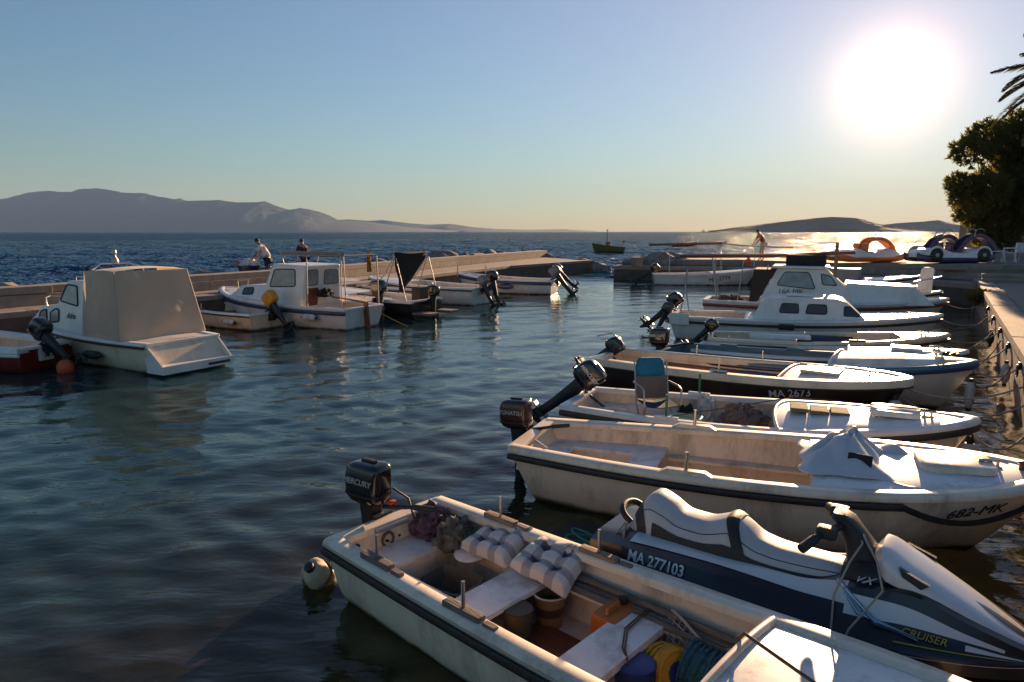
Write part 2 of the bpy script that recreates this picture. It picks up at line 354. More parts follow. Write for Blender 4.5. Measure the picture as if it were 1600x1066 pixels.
# ---------------------------------------------------------------- far hills
def hill(name, prof, D, depth, color, seed, base=-8):
    m = mat(name + '_scrub', color, .95, var=.3, scale=.004, bump=0)
    P = [far(x, y, D) for x, y in prof]; n = 260; ridge = []
    xs = [p.x for p in P]
    for i in range(n):
        x = lerp(xs[0], xs[-1], i / (n - 1)); k = max(q for q in range(len(xs) - 1) if xs[q] <= x or q == 0)
        t = (x - xs[k]) / (xs[k + 1] - xs[k]); z = lerp(P[k].z, P[k + 1].z, t)
        ridge.append((x, max(z + (noise.noise(V((x * .004, seed, 0))) * .02 + noise.noise(V((x * .015, seed, 5))) * .008) * max(z, 0), 0)))
    rows = []
    for j in range(-22, 15):
        v = j / 22 if j < 0 else j / 14
        row = []
        for (x, z) in ridge:
            sp = noise.fractal(V((x * .0022, v * 1.6, seed)), .8, 2.1, 5)
            hgt = z * (1 - abs(v)) ** (.85 if j < 0 else .7) * (1 + .06 * sp * smooth(abs(v) * 3) ) if j else z
            row.append((x + 60 * sp, D + v * depth, base if abs(v) >= .999 else min(hgt, z) + base * abs(v)))
        rows.append(row)
    return struct(MB().grid(rows).build(name, m, sharp=0))
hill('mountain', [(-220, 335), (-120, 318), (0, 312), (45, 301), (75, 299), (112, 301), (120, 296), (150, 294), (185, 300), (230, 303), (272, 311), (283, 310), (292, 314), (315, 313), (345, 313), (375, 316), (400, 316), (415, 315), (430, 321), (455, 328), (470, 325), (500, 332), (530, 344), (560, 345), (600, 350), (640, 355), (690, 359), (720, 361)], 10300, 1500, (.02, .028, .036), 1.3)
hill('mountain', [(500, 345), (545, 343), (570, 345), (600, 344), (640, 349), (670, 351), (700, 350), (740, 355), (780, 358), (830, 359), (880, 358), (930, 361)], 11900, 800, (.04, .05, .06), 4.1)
hill('island', [(1112, 361), (1160, 354), (1210, 348), (1260, 342), (1300, 339), (1340, 341), (1375, 349), (1400, 355), (1430, 360), (1450, 361)], 3300, 240, (.34, .18, .08), 7.7)
hill('island', [(1330, 361), (1380, 351), (1420, 348), (1450, 346), (1470, 344), (1490, 348), (1510, 356), (1540, 360), (1560, 361)], 4800, 280, (.34, .2, .1), 9.2)
# ---------------------------------------------------------------- stonework
def poly_at(pts, d):
    for a, b in zip(pts, pts[1:]):
        l = (b - a).length
        if d <= l: return a + (b - a) * (d / l), (b - a).normalized()
        d -= l
    return pts[-1].copy(), (pts[-1] - pts[-2]).normalized()
def poly_len(pts): return sum((b - a).length for a, b in zip(pts, pts[1:]))
def stones_along(parent, name, pts, length, width, height, z, side, m, jitter=.25, gap=.007, start=0., inset=0.):
    """row of separate stones laid along a line; side = +1 puts them to the left of it"""
    meshes = []
    for k in range(6):
        l = length * random.uniform(1 - jitter, 1 + jitter)
        b = MB().box((0, 0, 0), (l - gap, width, height), bev=.008)
        meshes.append((l, b.mesh(name, m, 20)))
    d, T = start, poly_len(pts)
    while d < T - length * .3:
        l, me = random.choice(meshes); p, t = poly_at(pts, d + l / 2); nrm = V((-t.y, t.x, 0)) * side
        o = bpy.data.objects.new(name, me); col.objects.link(o); o.parent = parent
        o.location = (p.x + nrm.x * (width / 2 + inset), p.y + nrm.y * (width / 2 + inset), (z if z is not None else p.z) + height / 2 + random.uniform(-.005, .005))
        o.rotation_euler = (0, math.asin(max(-1, min(1, -t.z))), math.atan2(t.y, t.x)); d += l
def slab(a_pts, b_pts, z0, n=1):
    """closed body between two lines of points, down to z0"""
    mb = MB(); m = len(a_pts)
    rows = [[(p.x, p.y, z0) for p in a_pts], list(a_pts), list(b_pts), [(p.x, p.y, z0) for p in b_pts]]
    mb.grid(rows); k = m
    mb.f += [(0, k, 2 * k, 3 * k), (m - 1, 2 * m - 1, 3 * m - 1, 4 * m - 1)]
    return mb
def off_line(pts, d):
    out = []
    for i, p in enumerate(pts):
        t = (pts[min(i + 1, len(pts) - 1)] - pts[max(i - 1, 0)]).normalized(); out.append(V((p.x - t.y * d, p.y + t.x * d, p.z)))
    return out
def lift(pts, z): return [V((p.x, p.y, z)) for p in pts]
bwk = tag(empty('breakwater'), 'long stone breakwater with raised parapet behind the covered cabin boat', 'breakwater')
outer = off_line(BW_PF, .75)
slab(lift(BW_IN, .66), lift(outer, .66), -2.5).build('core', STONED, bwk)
stones_along(bwk, 'paving_slab', lift(BW_IN, .66), 1.5, .62, .15, .66, 1, STONE)
pav = [BW_IN[i].lerp(BW_PF[i], .5) for i in range(5)]
for fr_, nm_ in ((.30, 0), (.55, 1), (.78, 2)):
    ln = [BW_IN[i].lerp(BW_PF[i], fr_) for i in range(5)]
walk = slab(lift(off_line(BW_IN, .63), .79), lift(BW_PF, .79), .5).build('walkway', CONC, bwk)
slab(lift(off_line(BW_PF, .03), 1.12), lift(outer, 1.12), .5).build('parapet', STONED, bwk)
stones_along(bwk, 'coping_stone', lift(BW_PF, 1.12), 2.6, .76, .2, 1.12, 1, STONE)
stones_along(bwk, 'parapet_block', lift(off_line(BW_PF, -.05), .8), 2.2, .1, .31, .8, 1, STONE, inset=-.0)
b2 = tag(empty('breakwater'), 'stone breakwater joining the quay and carrying the pedal boats', 'breakwater')
b2b = [V((9.6, 39.6, 0)), V((12.1, 36.9, 0)), V((15.4, 34.2, 0))]
b2back = [V((6.6, 42.8, .72)), V((14.2, 41.4, .8)), V((18.0, 33.5, .9)), V((20.6, 28.3, .93))]
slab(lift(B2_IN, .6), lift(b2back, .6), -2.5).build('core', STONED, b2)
stones_along(b2, 'paving_slab', [V((p.x, p.y, .6)) for p in B2_IN], 1.3, .7, .2, .6, 1, STONE)
slab(lift(off_line(B2_IN, .72), .78), lift(off_line(b2back, -.02), .78), .5).build('walkway', CONC, b2)
terr_back = [V((9.6, 43.6, 0)), V((15, 43.4, 0)), V((19.5, 40, 0)), V((24, 44, 0)), V((30, 52, 0)), V((60, 50, 0))]
def rise(pts, dz): return [V((p.x, p.y, z + dz)) for p, z in zip(pts, (1.15, 1.18, 1.27, 1.42, 1.44, 1.44))]
slab(rise(off_line(B2_PF, .04), -.2), rise(terr_back, -.2), -2.5).build('terrace', CONC, b2)
stones_along(b2, 'coping_stone', rise(B2_PF, -.2), 1.8, .8, .2, None, 1, STONE)
slab(rise(off_line(B2_PF, .78), -.015), rise(terr_back, -.015), .8).build('terrace_paving', CONC, b2)
stones_along(b2, 'parapet_block', lift(off_line(B2_PF, -.06), .8), 1.3, .1, .31, .8, 1, STONE)
# quay on the right
quay = struct(empty('quay')); quay['kind'] = 'structure'
qa = [Q0 + QE * d for d in (-6, 6, 18, 30.4)]
qb = [Q0 + QE * d - QN * 40 for d in (-6, 6, 18, 30.4)]
slab(lift(qa, .93), lift(qb, .93), -2.5).build('quay_body', CONC, quay)
def q(d, n, z=0.): p = Q0 + QE * d + QN * n; return V((p.x, p.y, z))
ln = [q(-6, -.5), q(30.2, -.5)]
stones_along(quay, 'coping_stone', [q(-6, .03, .8), q(30.2, .03, .8)], 1.5, .5, .155, .8, -1, CONC)
for r_ in range(4):
    stones_along(quay, 'paving_slab', [q(2 - r_ * .4, -.53 - r_ * .9, .84), q(30, -.53 - r_ * .9, .84)], 1.25, .885, .105, .84, -1, CONC, jitter=.1)
slab([q(30.2, .1, .95), q(33, .1, .95)], [q(30.2, -30, .95), q(33, -30, .95)], -2).build('quay_end', CONC, quay)
for k, (d, hgt) in enumerate(((30.6, .14), (31.1, .28))):
    MB().box((0, 0, 0), (6, .5, .14), bev=.015).build('step', STONE, quay).matrix_local = Matrix.Translation(q(d, -3.1, .93 + hgt - .07)) @ Euler((0, 0, math.atan2(-QN.y, -QN.x))).to_matrix().to_4x4()
# rocks heaped against the outer sides of the breakwaters
def rock(p, s, label, grp):
    b = bmesh.new(); bmesh.ops.create_icosphere(b, subdivisions=3, radius=1); sd = random.random() * 50
    for v in b.verts:
        n_ = noise.fractal(v.co * 1.1 + V((sd, 0, 0)), .9, 2, 4); v.co = v.co * (1 + .3 * n_); v.co.z = max(v.co.z, -.6); v.co = V((v.co.x * s[0], v.co.y * s[1], v.co.z * s[2]))
    me = bpy.data.meshes.new('rock'); b.to_mesh(me); b.free(); me.materials.append(ROCK); me.shade_smooth(); me.set_sharp_from_angle(angle=R(30))
    o = bpy.data.objects.new('rock', me); col.objects.link(o); o.location = p; o.rotation_euler = (0, 0, random.uniform(0, 6)); tag(o, label, 'rock', grp)
for d in (7, 14, 19, 25, 29.5, 31.5, 33, 35.2, 37.5, 39, 40.6, 42.5, 44, 46):
    p, t = poly_at(BW_PF, d + 1); s = random.uniform(.55, .85)
    rock((p.x - t.y * 1.55, p.y + t.x * 1.55, .78 + random.uniform(-.1, .16)), (s * 1.2, s, s * .85), 'brown rock heaped against the sea side of the long breakwater', 'rocks outside the long breakwater')
for p, s in (((2.6, 55.4, .5), .8), ((3.6, 53.6, .2), .7), ((6.1, 49.0, .1), .7), ((6.6, 48.6, -.1), .6), ((5.2, 51.0, .2), .8)):
    rock(p, (s, s, s * .8), 'wet rock at the seaward tip of the long breakwater', 'rocks at the breakwater tip')
for p, s in (((8.0, 42.3, .8), .8), ((9.0, 42.0, 1.0), .8), ((10.0, 42.8, .9), .9), ((8.6, 43.6, .6), .7), ((7.2, 43.2, .4), .7)):
    rock(p, (s * 1.4, s, s * .7), 'weathered boulder at the end of the pedal boat breakwater', 'boulders at the short breakwater')
# small block on the breakwater end and a bollard block
def stone_block(p, d, rz, label):
    o = MB().box((0, 0, d[2] / 2), d, bev=.03).build('stone_block', STONE); o.location = p; o.rotation_euler = (0, 0, rz); tag(o, label, 'block')
p = at(995, 417, .8); stone_block((p.x, p.y, .8), (.5, .5, .55), .4, 'pale square stone block standing on the short breakwater end')
p = at(745, 411, .8); stone_block((p.x, p.y, .79), (.35, 1.6, .62), -.35, 'whitewashed stone slab set across the long breakwater walkway')
# ---------------------------------------------------------------- boats: hull generator
class Hull:
    def __init__(s, root, L, B, bt=.42, h0=.5, hb=.72, dr=.16, rake=.45, sm=.45, pw=2.3, qw=.8, trk=.22, floor=.08, flare=.10, e0=.62, shp=2.5):
        s.root, s.L, s.B, s.bt, s.h0, s.hb, s.dr, s.rake, s.sm, s.pw, s.qw, s.trk, s.floor, s.flare, s.e0, s.shp = root, L, B, bt, h0, hb, dr, rake, sm, pw, qw, trk, floor, flare, e0, shp
    def b(s, t):
        if t < s.sm: return lerp(s.bt * s.B, s.B / 2, math.sin(t / s.sm * math.pi / 2))
        q = min(1, (t - s.sm) / (1 - s.sm)); return s.B / 2 * max(0, 1 - q ** s.pw) ** s.qw + .02 * q
    def h(s, t): return s.h0 + (s.hb - s.h0) * t ** s.shp
    def p(s, t, u, inn=0., floor=None):
        b, h = s.b(t), s.h(t); k = -s.dr * (1 - .75 * smooth((t - .6) / .4)); e = lerp(s.e0, 1.05, smooth((t - .5) / .5))
        f = u * math.pi / 2; sn = math.sin(f) ** e; cs = max(math.cos(f), 0) ** e
        y = b * cs * (1 - s.flare * sn); z = h - (h - k) * sn; d = (h - z)
        x = t * s.L - s.rake * (d / (s.hb + s.dr)) ** 1.2 * smooth((t - .55) / .45) + s.trk * d * max(0, 1 - t * 3)
        if inn: y = max(y - inn, 0); z = max(z, floor)
        return V((x, y, z))
    def side(s, x, z, sgn=1, out=0.):
        """outer surface point near local x at height z, with outward normal"""
        t = x / s.L; lo, hi = 0., 1.
        for _ in range(24):
            m = (lo + hi) / 2
            if s.p(t, m).z > z: lo = m
            else: hi = m
        for _ in range(6): t += (x - s.p(t, lo).x) / s.L
        a = s.p(t, lo); du = s.p(t, min(lo + .02, 1)) - s.p(t, max(lo - .02, 0)); dt = s.p(min(t + .01, 1), lo) - s.p(t - .01, lo)
        n = dt.cross(du); n = n if n.y > 0 else -n; n.normalize()
        dt.normalize(); a = V((a.x, a.y * sgn, a.z)); n = V((n.x, n.y * sgn, n.z)); dt = V((dt.x, dt.y * sgn, dt.z))
        return a + n * out, n, dt
    def shell(s, hull, inner=None, deck_s=None, boot=None):
        ts = [0, .04, .1, .17, .25, .33, .42, .5, .58, .66, .73, .79, .84, .885, .92, .95, .972, .988, 1]; us = [i / 11 for i in range(12)]
        mb = MB()
        full = [[s.p(t, u) for u in us] + [V((q.x, -q.y, q.z)) for q in [s.p(t, u) for u in reversed(us[:-1])]] for t in ts]
        mb.grid(full); n = len(us); m = 2 * n - 1
        mb.f += [(i, i + 1, m - 2 - i, m - 1 - i) for i in range(n - 1)]
        mb.build('hull', waterline(hull), s.root)
        if inner:
            te = (deck_s if deck_s else .97); tt = [.05 / s.L + (te - .05 / s.L) * i / 16 for i in range(17)]
            mi = MB(); f2 = [[s.p(t, u, .045, s.floor) for u in us] + [V((q.x, -q.y, q.z)) for q in [s.p(t, u, .045, s.floor) for u in reversed(us[:-1])]] for t in tt]
            for r_ in f2:
                r_[0].z -= .006; r_[-1].z -= .006
            mi.grid(f2); mi.f += [(i, i + 1, m - 2 - i, m - 1 - i) for i in range(n - 1)]; o = 16 * m
            mi.f += [(o + i, o + i + 1, o + m - 2 - i, o + m - 1 - i) for i in range(n - 1)]
            mi.build('interior', inner, s.root)
    def edge(s, t, off=0., dz=0.):
        a = V((t * s.L, s.b(t), s.h(t))); e = .004
        d = V((s.L * 2 * e, s.b(min(t + e, 1)) - s.b(max(t - e, 0)), 0)) if t < 1 - e else V((e, s.b(1) - s.b(1 - e), 0)).normalized() * 1
        if t >= 1 - e: d = V((s.L * e, s.b(1) - s.b(1 - e), 0))
        n = V((-d.y, d.x, 0)).normalized(); q = a + n * off; q.z += dz; q.y = max(q.y, .003); return q
    def gunwale(s, m, w=.09, out=.03, top=.028, low=-.03, name='gunwale'):
        sec = [(out, low), (out + .004, .008), (out - .014, top), (-w + .015, top), (-w, top - .012), (-w, low)]
        ts = [i / 40 for i in range(37)] + [.93, .95, .965, .98, .99, 1.]
        for sg in (1, -1):
            rows = [[V((q.x, q.y * sg, q.z)) for q in [s.edge(t, o, z) for o, z in sec]] for t in ts]
            MB().loft(rows).build(name, m, s.root)
        MB().box((w * .35, 0, s.h0 - .003), (w * 1.2, s.bt * s.B * 2 - .02, .056), bev=.012).build('transom_cap', m, s.root)
    def strake(s, m, dz=-.055, r=.024, t1=1., t0=0., out=.028, name='rubbing_strake'):
        ts = [lerp(t0, t1, i / 44) for i in range(45)]
        for sg in (1, -1):
            rows = []
            for t in ts:
                q = s.edge(t, out, dz); rows.append([V((q.x, (q.y + math.cos(k * math.pi / 3) * r) * sg, q.z + math.sin(k * math.pi / 3) * r * 1.25)) for k in range(6)])
            MB().loft(rows).build(name, m, s.root)
    def deck(s, m, t0, camber=.05, dz=.0, inset=.05, lip=None, lipr=.022, bulk=None, curve=0.):
        rows = []
        for i in range(15):
            t = lerp(t0, .995, i / 14); bi = max(s.b(t) - inset, .004); row = []
            for k in range(11):
                f = -1 + k / 5; row.append(V((t * s.L - curve * (1 - f * f) * (1 - i / 14), bi * f, s.h(t) + .006 + dz + camber * (1 - f * f) * min(1, bi / (s.B * .4)))))
            rows.append(row)
        MB().grid(rows).build('foredeck', m, s.root)
        for x_, y_, t_ in ((.90, 0, .90), ):
            mbc = MB(); mbc.tube([(-.11, 0, .045), (-.06, 0, .055), (.06, 0, .055), (.11, 0, .045)], .013, 8); mbc.tube([(-.035, 0, 0), (-.035, 0, .055)], .013, 8); mbc.tube([(.035, 0, 0), (.035, 0, .055)], .013, 8); mbc.box((0, 0, .004), (.13, .05, .012)); mbc.build('cleat', STEEL, s.root).location = (x_ * s.L, 0, s.h(t_) + dz + camber * min(1, s.b(t_) / (s.B * .4)))
        if lip:
            pts = [q + V((-.005, 0, .012)) for q in rows[0]]; MB().tube(pts, lipr, 8).build('coaming', lip, s.root)
        if bulk:
            top = rows[0]; mb = MB()
            mb.prism([(q.x + .012, q.y * .97, q.z - .006) for q in top] + [(top[-1].x + .012, top[-1].y * .86, s.floor), (top[0].x + .012, top[0].y * .86, s.floor)], (.03, 0, 0)); mb.build('bulkhead', bulk, s.root)
        return rows
    def wid(s, x, z):
        t = x / s.L; lo, hi = 0., 1.
        for _ in range(20):
            m = (lo + hi) / 2
            if s.p(t, m).z > z: lo = m
            else: hi = m
        return max(s.p(t, lo).y - .04, .02)
    def plank(s, name, m, x0, x1, z, th=.035, y0=None, y1=None, bev=.006):
        """a seat board across the hull, cut to its inside; y0/y1 stop it short"""
        L0, L1 = s.wid(x0, z), s.wid(x1, z)
        a0, a1 = (-L0, -L1) if y0 is None else (max(y0, -L0), max(y0, -L1)); b0, b1 = (L0, L1) if y1 is None else (min(y1, L0), min(y1, L1))
        return MB().prism([(x0, a0, z - th), (x1, a1, z - th), (x1, b1, z - th), (x0, b0, z - th)], (0, 0, th)).build(name, m, s.root)
    def stern_seat(s, m, x1, z, hole=(.35, 1.05, .55), rail=.18, far=1.):
        """bench round the stern with a well in it: hole = x0, x1, width fraction"""
        hx0, hx1, hw = hole; W = s.wid(hx0, z) * hw
        s.plank('stern_bench', m, .06, hx0, z); s.plank('side_bench', m, hx0, hx1, z, y1=-W); W2_ = min(W * far, s.wid(hx0, z) - .05); s.plank('side_bench', m, hx0, hx1, z, y0=W2_); s.plank('thwart', m, hx1, x1, z)
        zz = s.floor
        mb = MB()
        for a, b, c, d in ((hx0, -W, hx0, W2_), (hx1, -W, hx1, W2_), (hx0, -W, hx1, -W), (hx0, W2_, hx1, W2_)):
            dx, dy = (.012, 0) if a == c else (0, .012); mb.prism([(a, b, zz), (c, d, zz), (c, d, z - .036), (a, b, z - .036)], (dx, dy, 0))
        mb.build('bench_well', GELI, s.root)
    def text(s, body, size, m, x, z, sgn, out=.012, **k):
        a, n, dt = s.side(x, z, sgn, out); r = dt * (-1 if sgn > 0 else 1); up = n.cross(r)
        return text(body, size, m, s.root, a, r, up, **k)
def text(body, size, m, parent, o, r, up, shear=0., bold=0., name='lettering', align='CENTER', sx=1.):
    cu = bpy.data.curves.new('t', 'FONT'); cu.body = body; cu.size = size; cu.extrude = .003; cu.shear = shear; cu.align_x = align; cu.align_y = 'CENTER'; cu.offset = bold; cu.resolution_u = 3
    t = bpy.data.objects.new('t', cu); col.objects.link(t); bpy.context.view_layer.update()
    me = bpy.data.meshes.new_from_object(t); bpy.data.objects.remove(t); bpy.data.curves.remove(cu)
    me.materials.clear(); me.materials.append(m); ob = bpy.data.objects.new(name, me); col.objects.link(ob); ob.parent = parent
    r = V(r).normalized(); n = r.cross(V(up)).normalized(); u = n.cross(r); M4 = Matrix((r * sx, u, n)).transposed().to_4x4(); M4.translation = V(o); ob.matrix_local = M4
    return ob
def boat_root(name, label, stern, bow, group=None, cat='boat', trim=0.):
    s, b = V((stern[0], stern[1], 0)), V((bow[0], bow[1], 0)); r = empty(name, s, math.atan2(b.y - s.y, b.x - s.x)); tag(r, label, cat, group); r.rotation_euler.y = trim
    return r, (b - s).length
def sup(rx, ry, n, seg=20):
    out = []
    for k in range(seg):
        a = 2 * math.pi * k / seg; c, d = math.cos(a), math.sin(a); out.append((rx * math.copysign(abs(c) ** (2 / n), c), ry * math.copysign(abs(d) ** (2 / n), d)))
    return out
def outboard(parent, x, y, z, cowl=None, tilt=0, turn=0, sc=1., brand=None, brand_m=None, tiller=True, accent=None, cover=None):
    cowl = cowl or COWL
    mb = MB()                                       # bracket, midsection, gearcase, skeg
    mb.box((-.01, 0, -.06), (.05, .22, .22), bev=.01); mb.box((.05, .07, -.1), (.03, .03, .2)); mb.box((.05, -.07, -.1), (.03, .03, .2))
    mb.tube([(.05, .07, -.15), (.13, .07, -.15)], .012); mb.tube([(.05, -.07, -.15), (.13, -.07, -.15)], .012)
    mb.loft([[(-.14 + a * .9, b, .14) for a, b in sup(.12, .09, 3, 12)], [(-.14 + a, b, .02) for a, b in sup(.10, .075, 3, 12)], [(-.15 + a, b, -.35) for a, b in sup(.075, .05, 2.5, 12)], [(-.17 + a, b, -.62) for a, b in sup(.07, .03, 2.2, 12)]])
    mb.box((-.20, 0, -.6), (.3, .17, .014), bev=.004)
    mb.ell((-.20, 0, -.74), (.2, .05, .05), 12, 8); mb.prism([(-.09, -.008, -.62), (-.26, -.008, -.62), (-.28, -.008, -.92), (-.24, -.008, -.95), (-.12, -.008, -.78)], (0, .016, 0))
    o = mb.build('outboard_motor', CAST, parent); o.location = (x, y, z); o.rotation_euler = (0, R(tilt), R(turn)); o.scale = (sc,) * 3
    pr = MB(); pr.lathe([(.028, -.05), (.03, .03), (.012, .06)], (-.4, 0, -.74), 10, Euler((0, R(-90), 0)).to_matrix())
    for k in range(3):
        m3 = Euler((R(120 * k), 0, 0)).to_matrix(); bl = [V((-.38, -.02, .02)), V((-.41, -.07, .08)), V((-.42, -.05, .13)), V((-.40, .03, .12)), V((-.37, .04, .05))]
        pr.prism([m3 @ v + V((0, 0, -.74)) for v in bl], (.006, 0, 0))
    pr.build('propeller', CAST, o)
    prof = [(.13, .70, .02), (.15, .86, .01), (.19, .97, 0), (.28, 1.0, -.006), (.38, 1.0, 0), (.44, .96, .012), (.475, .87, .02), (.492, .68, .025), (.498, .3, .025)]
    rows = [[(-.17 + dx + a, b, zz) for a, b in sup(.20 * f, .135 * f, 4.2, 28)] for zz, f, dx in prof]
    c = MB().loft(rows).build('cowling', cover or cowl, o, sharp=50)
    if not cover:
        bd = MB().loft([[(-.175 + a, b, zz) for a, b in sup(.204, .139, 4.2, 28)] for zz in (.205, .225)]); bd.build('cowling_band', accent or CAST, o)
        MB().box((-.15, 0, .505), (.16, .05, .025), bev=.01).build('carry_handle', CAST, o)
    if tiller:
        MB().tube([(-.02, .03, .1), (.12, .04, .12), (.3, .05, .16), (.33, .05, .165), (.56, .05, .2)], [.022, .022, .018, .026, .024], 10).build('tiller_handle', RUB, o)
    if brand and not cover:
        for sg in (-1, 1):
            text(brand, .075, brand_m or LETW, o, (-.175, .137 * sg, .34), (-sg, 0, 0), (0, 0, 1), shear=.2, bold=.0015)
    return o
def oarlock(parent, x, y, z, block=None, pin=None, lx=.32):
    MB().box((0, 0, .022), (lx, .075, .045), bev=.008).build('oarlock_block', block or WOODG, parent).location = (x, y, z)
    MB().tube([(0, 0, 0), (0, 0, .17)], .012).build('thole_pin', pin or STEEL, parent).location = (x, y, z + .04)
def fender(label, p, length=.5, r=.1, axis=(1, 0, 0), m=None, group=None, name='fender'):
    rt = empty(name, p); tag(rt, label, 'fender', group); q = V((0, 0, 1)).rotation_difference(V(axis)).to_matrix()
    h = length / 2
    MB().lathe([(.02, -h - .05), (.03, -h), (r * .6, -h + .02), (r * .95, -h + .08), (r, -h + .14), (r, h - .14), (r * .95, h - .08), (r * .6, h - .02), (.03, h), (.02, h + .05)], (0, 0, 0), 14, q).build('body', m or FEND, rt)
    for sg in (-1, 1): MB().lathe([(.028, -.03), (.034, 0), (.028, .03)], V(axis) * (h + .03) * sg, 10, q).build('eye', RUB, rt)
    return rt
def round_buoy(label, p, r=.16, m=None, group=None):
    rt = empty('buoy', p); tag(rt, label, 'buoy', group); MB().ell((0, 0, 0), (r, r, r * 1.08)).build('float', m or FEND, rt)
    MB().lathe([(.03, 0), (.045, .03), (.03, .08)], (0, 0, r), 10).build('neck', RUB, rt); return rt
def rope(label, a, b, sag=.2, r=.012, m=None, group=None, n=16, cat='rope', name='mooring_rope'):
    a, b = V(a), V(b); pts = [a.lerp(b, i / n) - V((0, 0, sag * 4 * (i / n) * (1 - i / n))) for i in range(n + 1)]
    return tag(MB().tube(pts, r, 6).build(name, m or ROPE), label, cat, group)
def cloth_heap(name, parent, m, c, size, seed, amp=.4, seg=28, ring=16, fold=5.):
    mb = MB().ell((0, 0, 0), 1, seg, ring); out = []
    for p in mb.v:
        v = V(p); k = 1 + amp * noise.fractal(v * 1.6 + V((seed, 0, 0)), .7, 2, 3) + .16 * math.sin(fold * (v.x * 1.3 + v.y + 2 * noise.noise(v * 2 + V((seed, 1, 0))))) * (v.z > -.4)
        v = v * k; v.z = max(v.z, -.35); out.append((c[0] + v.x * size[0], c[1] + v.y * size[1], c[2] + (v.z + .35) * size[2]))
    mb.v = out; return mb.build(name, m, parent, sharp=0)
def cabin(root, name, prof, wb, wt, m, z0=None, bev=.03, parent=None):
    """solid deckhouse: side profile (x, z) closed, half width wb at the bottom, wt at the top"""
    zs = [z for _, z in prof]; za, zb = min(zs), max(zs)
    def y(z): return lerp(wb, wt, (z - za) / (zb - za))
    bm = bmesh.new(); n = len(prof)
    A = [bm.verts.new((x, y(z), z)) for x, z in prof]; B = [bm.verts.new((x, -y(z), z)) for x, z in prof]
    bm.faces.new(A); bm.faces.new(list(reversed(B)))
    for i in range(n): bm.faces.new((A[i], B[i], B[(i + 1) % n], A[(i + 1) % n]))
    bmesh.ops.recalc_face_normals(bm, faces=bm.faces[:]); bmesh.ops.bevel(bm, geom=bm.edges[:], offset=bev, segments=3, affect='EDGES', profile=.5)
    me = bpy.data.meshes.new(name); bm.to_mesh(me); bm.free(); me.materials.append(m); me.shade_smooth(); me.set_sharp_from_angle(angle=R(50))
    o = bpy.data.objects.new(name, me); col.objects.link(o); o.parent = parent or root; wm_ = o.modifiers.new('weighted', 'WEIGHTED_NORMAL'); wm_.keep_sharp = True
    o['ya'] = za; return o, y
def round_poly(pts, r=.04, seg=4):
    """2D polygon with rounded corners"""
    out = []; n = len(pts)
    for i in range(n):
        p, a, b = V((*pts[i], 0)), V((*pts[i - 1], 0)), V((*pts[(i + 1) % n], 0))
        u, v = (a - p), (b - p); k = min(r, u.length * .45, v.length * .45); u = p + u.normalized() * k; v = p + v.normalized() * k
        for j in range(seg + 1):
            t = j / seg; q = u * (1 - t) ** 2 + p * 2 * t * (1 - t) + v * t * t; out.append((q.x, q.y))
    return out
def window(parent, pts, mp, glass, frame=None, r=.05, fr=.014):
    """pane and frame on a wall; mp maps a 2D window point and a push outwards to 3D"""
    P = round_poly(pts, r); a = [V(mp(x, z, .004)) for x, z in P]; b = [V(mp(x, z, .010)) for x, z in P]
    w_ = MB().tube([V(mp(x, z, .006)) for x, z in P], fr, 6, closed=True).build('window', frame or RUB, parent)
    n = len(P); MB().add(a + b, [tuple(range(n)), tuple(range(n, 2 * n))] + [(i, (i + 1) % n, n + (i + 1) % n, n + i) for i in range(n)]).build('pane', glass, w_, sharp=0)
    return w_
def rail(root, pts, r=.014, m=None, name='rail'): return MB().tube(pts, r, 8).build(name, m or STEEL, root)
def drop(root, p): return root.matrix_world @ V(p)
# ---------------------------------------------------------------- the near white rowing boat with its gear
def W(root, p):
    return root.matrix_basis @ V(p)
r10, L_ = boat_root('rowing_boat', 'weathered white open boat with tufted cushions, plank thwarts and black outboard', (-1.01, 5.24), (-1.01 + .735 * 4.8, 5.24 - .677 * 4.8))
h = Hull(r10, 4.8, 1.28, bt=.44, h0=.5, hb=.64, sm=.6, pw=3, qw=.6, dr=.18, floor=.05, trk=.16, rake=.5)
h.shell(GELW, GELI, .615); h.gunwale(GELW, w=.105, out=.03); h.strake(RUB, -.062, .027)
h.strake(ALU, -.012, .009, out=.036, name='gunwale_trim')
h.deck(GELD, .61, .045, lip=GELW, bulk=GELI, inset=.07, lipr=.026)
h.stern_seat(GELD, 1.40, .33, (.40, 1.08, .50), far=1.5)
for x0, x1 in ((2.02, 2.31),): h.plank('thwart', GELD, x0, x1, .34, .05)
MB().box((0, 0, 0), (.62, .5, .03), bev=.005).build('floor_hatch', WOODR, r10).location = (1.72, .0, .068)
for yy in (.43, -.43):
    MB().prism([(1.42, yy - .03, .28), (2.9, yy - .02, .30), (2.9, yy + .12, .30), (1.42, yy + .12, .28)], (0, 0, .02)).build('side_shelf', GELI, r10)
for x, sg in ((.6, -1), (1.5, -1)): oarlock(r10, x, sg * (h.b(x / 4.8) - .05), .525, WOODG)
for x, sg in ((.75, 1), (1.68, 1)): oarlock(r10, x, sg * (h.b(x / 4.8) - .05), .525, WOOD)
for x, sg in ((.83, -1), (1.73, -1), (.98, 1), (1.9, 1)): MB().box((0, 0, 0), (.1, .05, .03), bev=.006).build('oar_stop', WOODG, r10).location = (x, sg * (h.b(x / 4.8) - .05), .54)
MB().lathe([(.02, 0), (.024, .012), (.012, .02)], (0, 0, 0), 12, Euler((0, R(90), 0)).to_matrix()).build('drain_plug', RUB, r10).location = (.072, -.35, .41)
MB().tube([(.08, -.06 + .055 * math.cos(a * .52), .37 + .055 * math.sin(a * .52)) for a in range(12)], .011, 8, closed=True).build('eye_ring', ROPEB, r10)
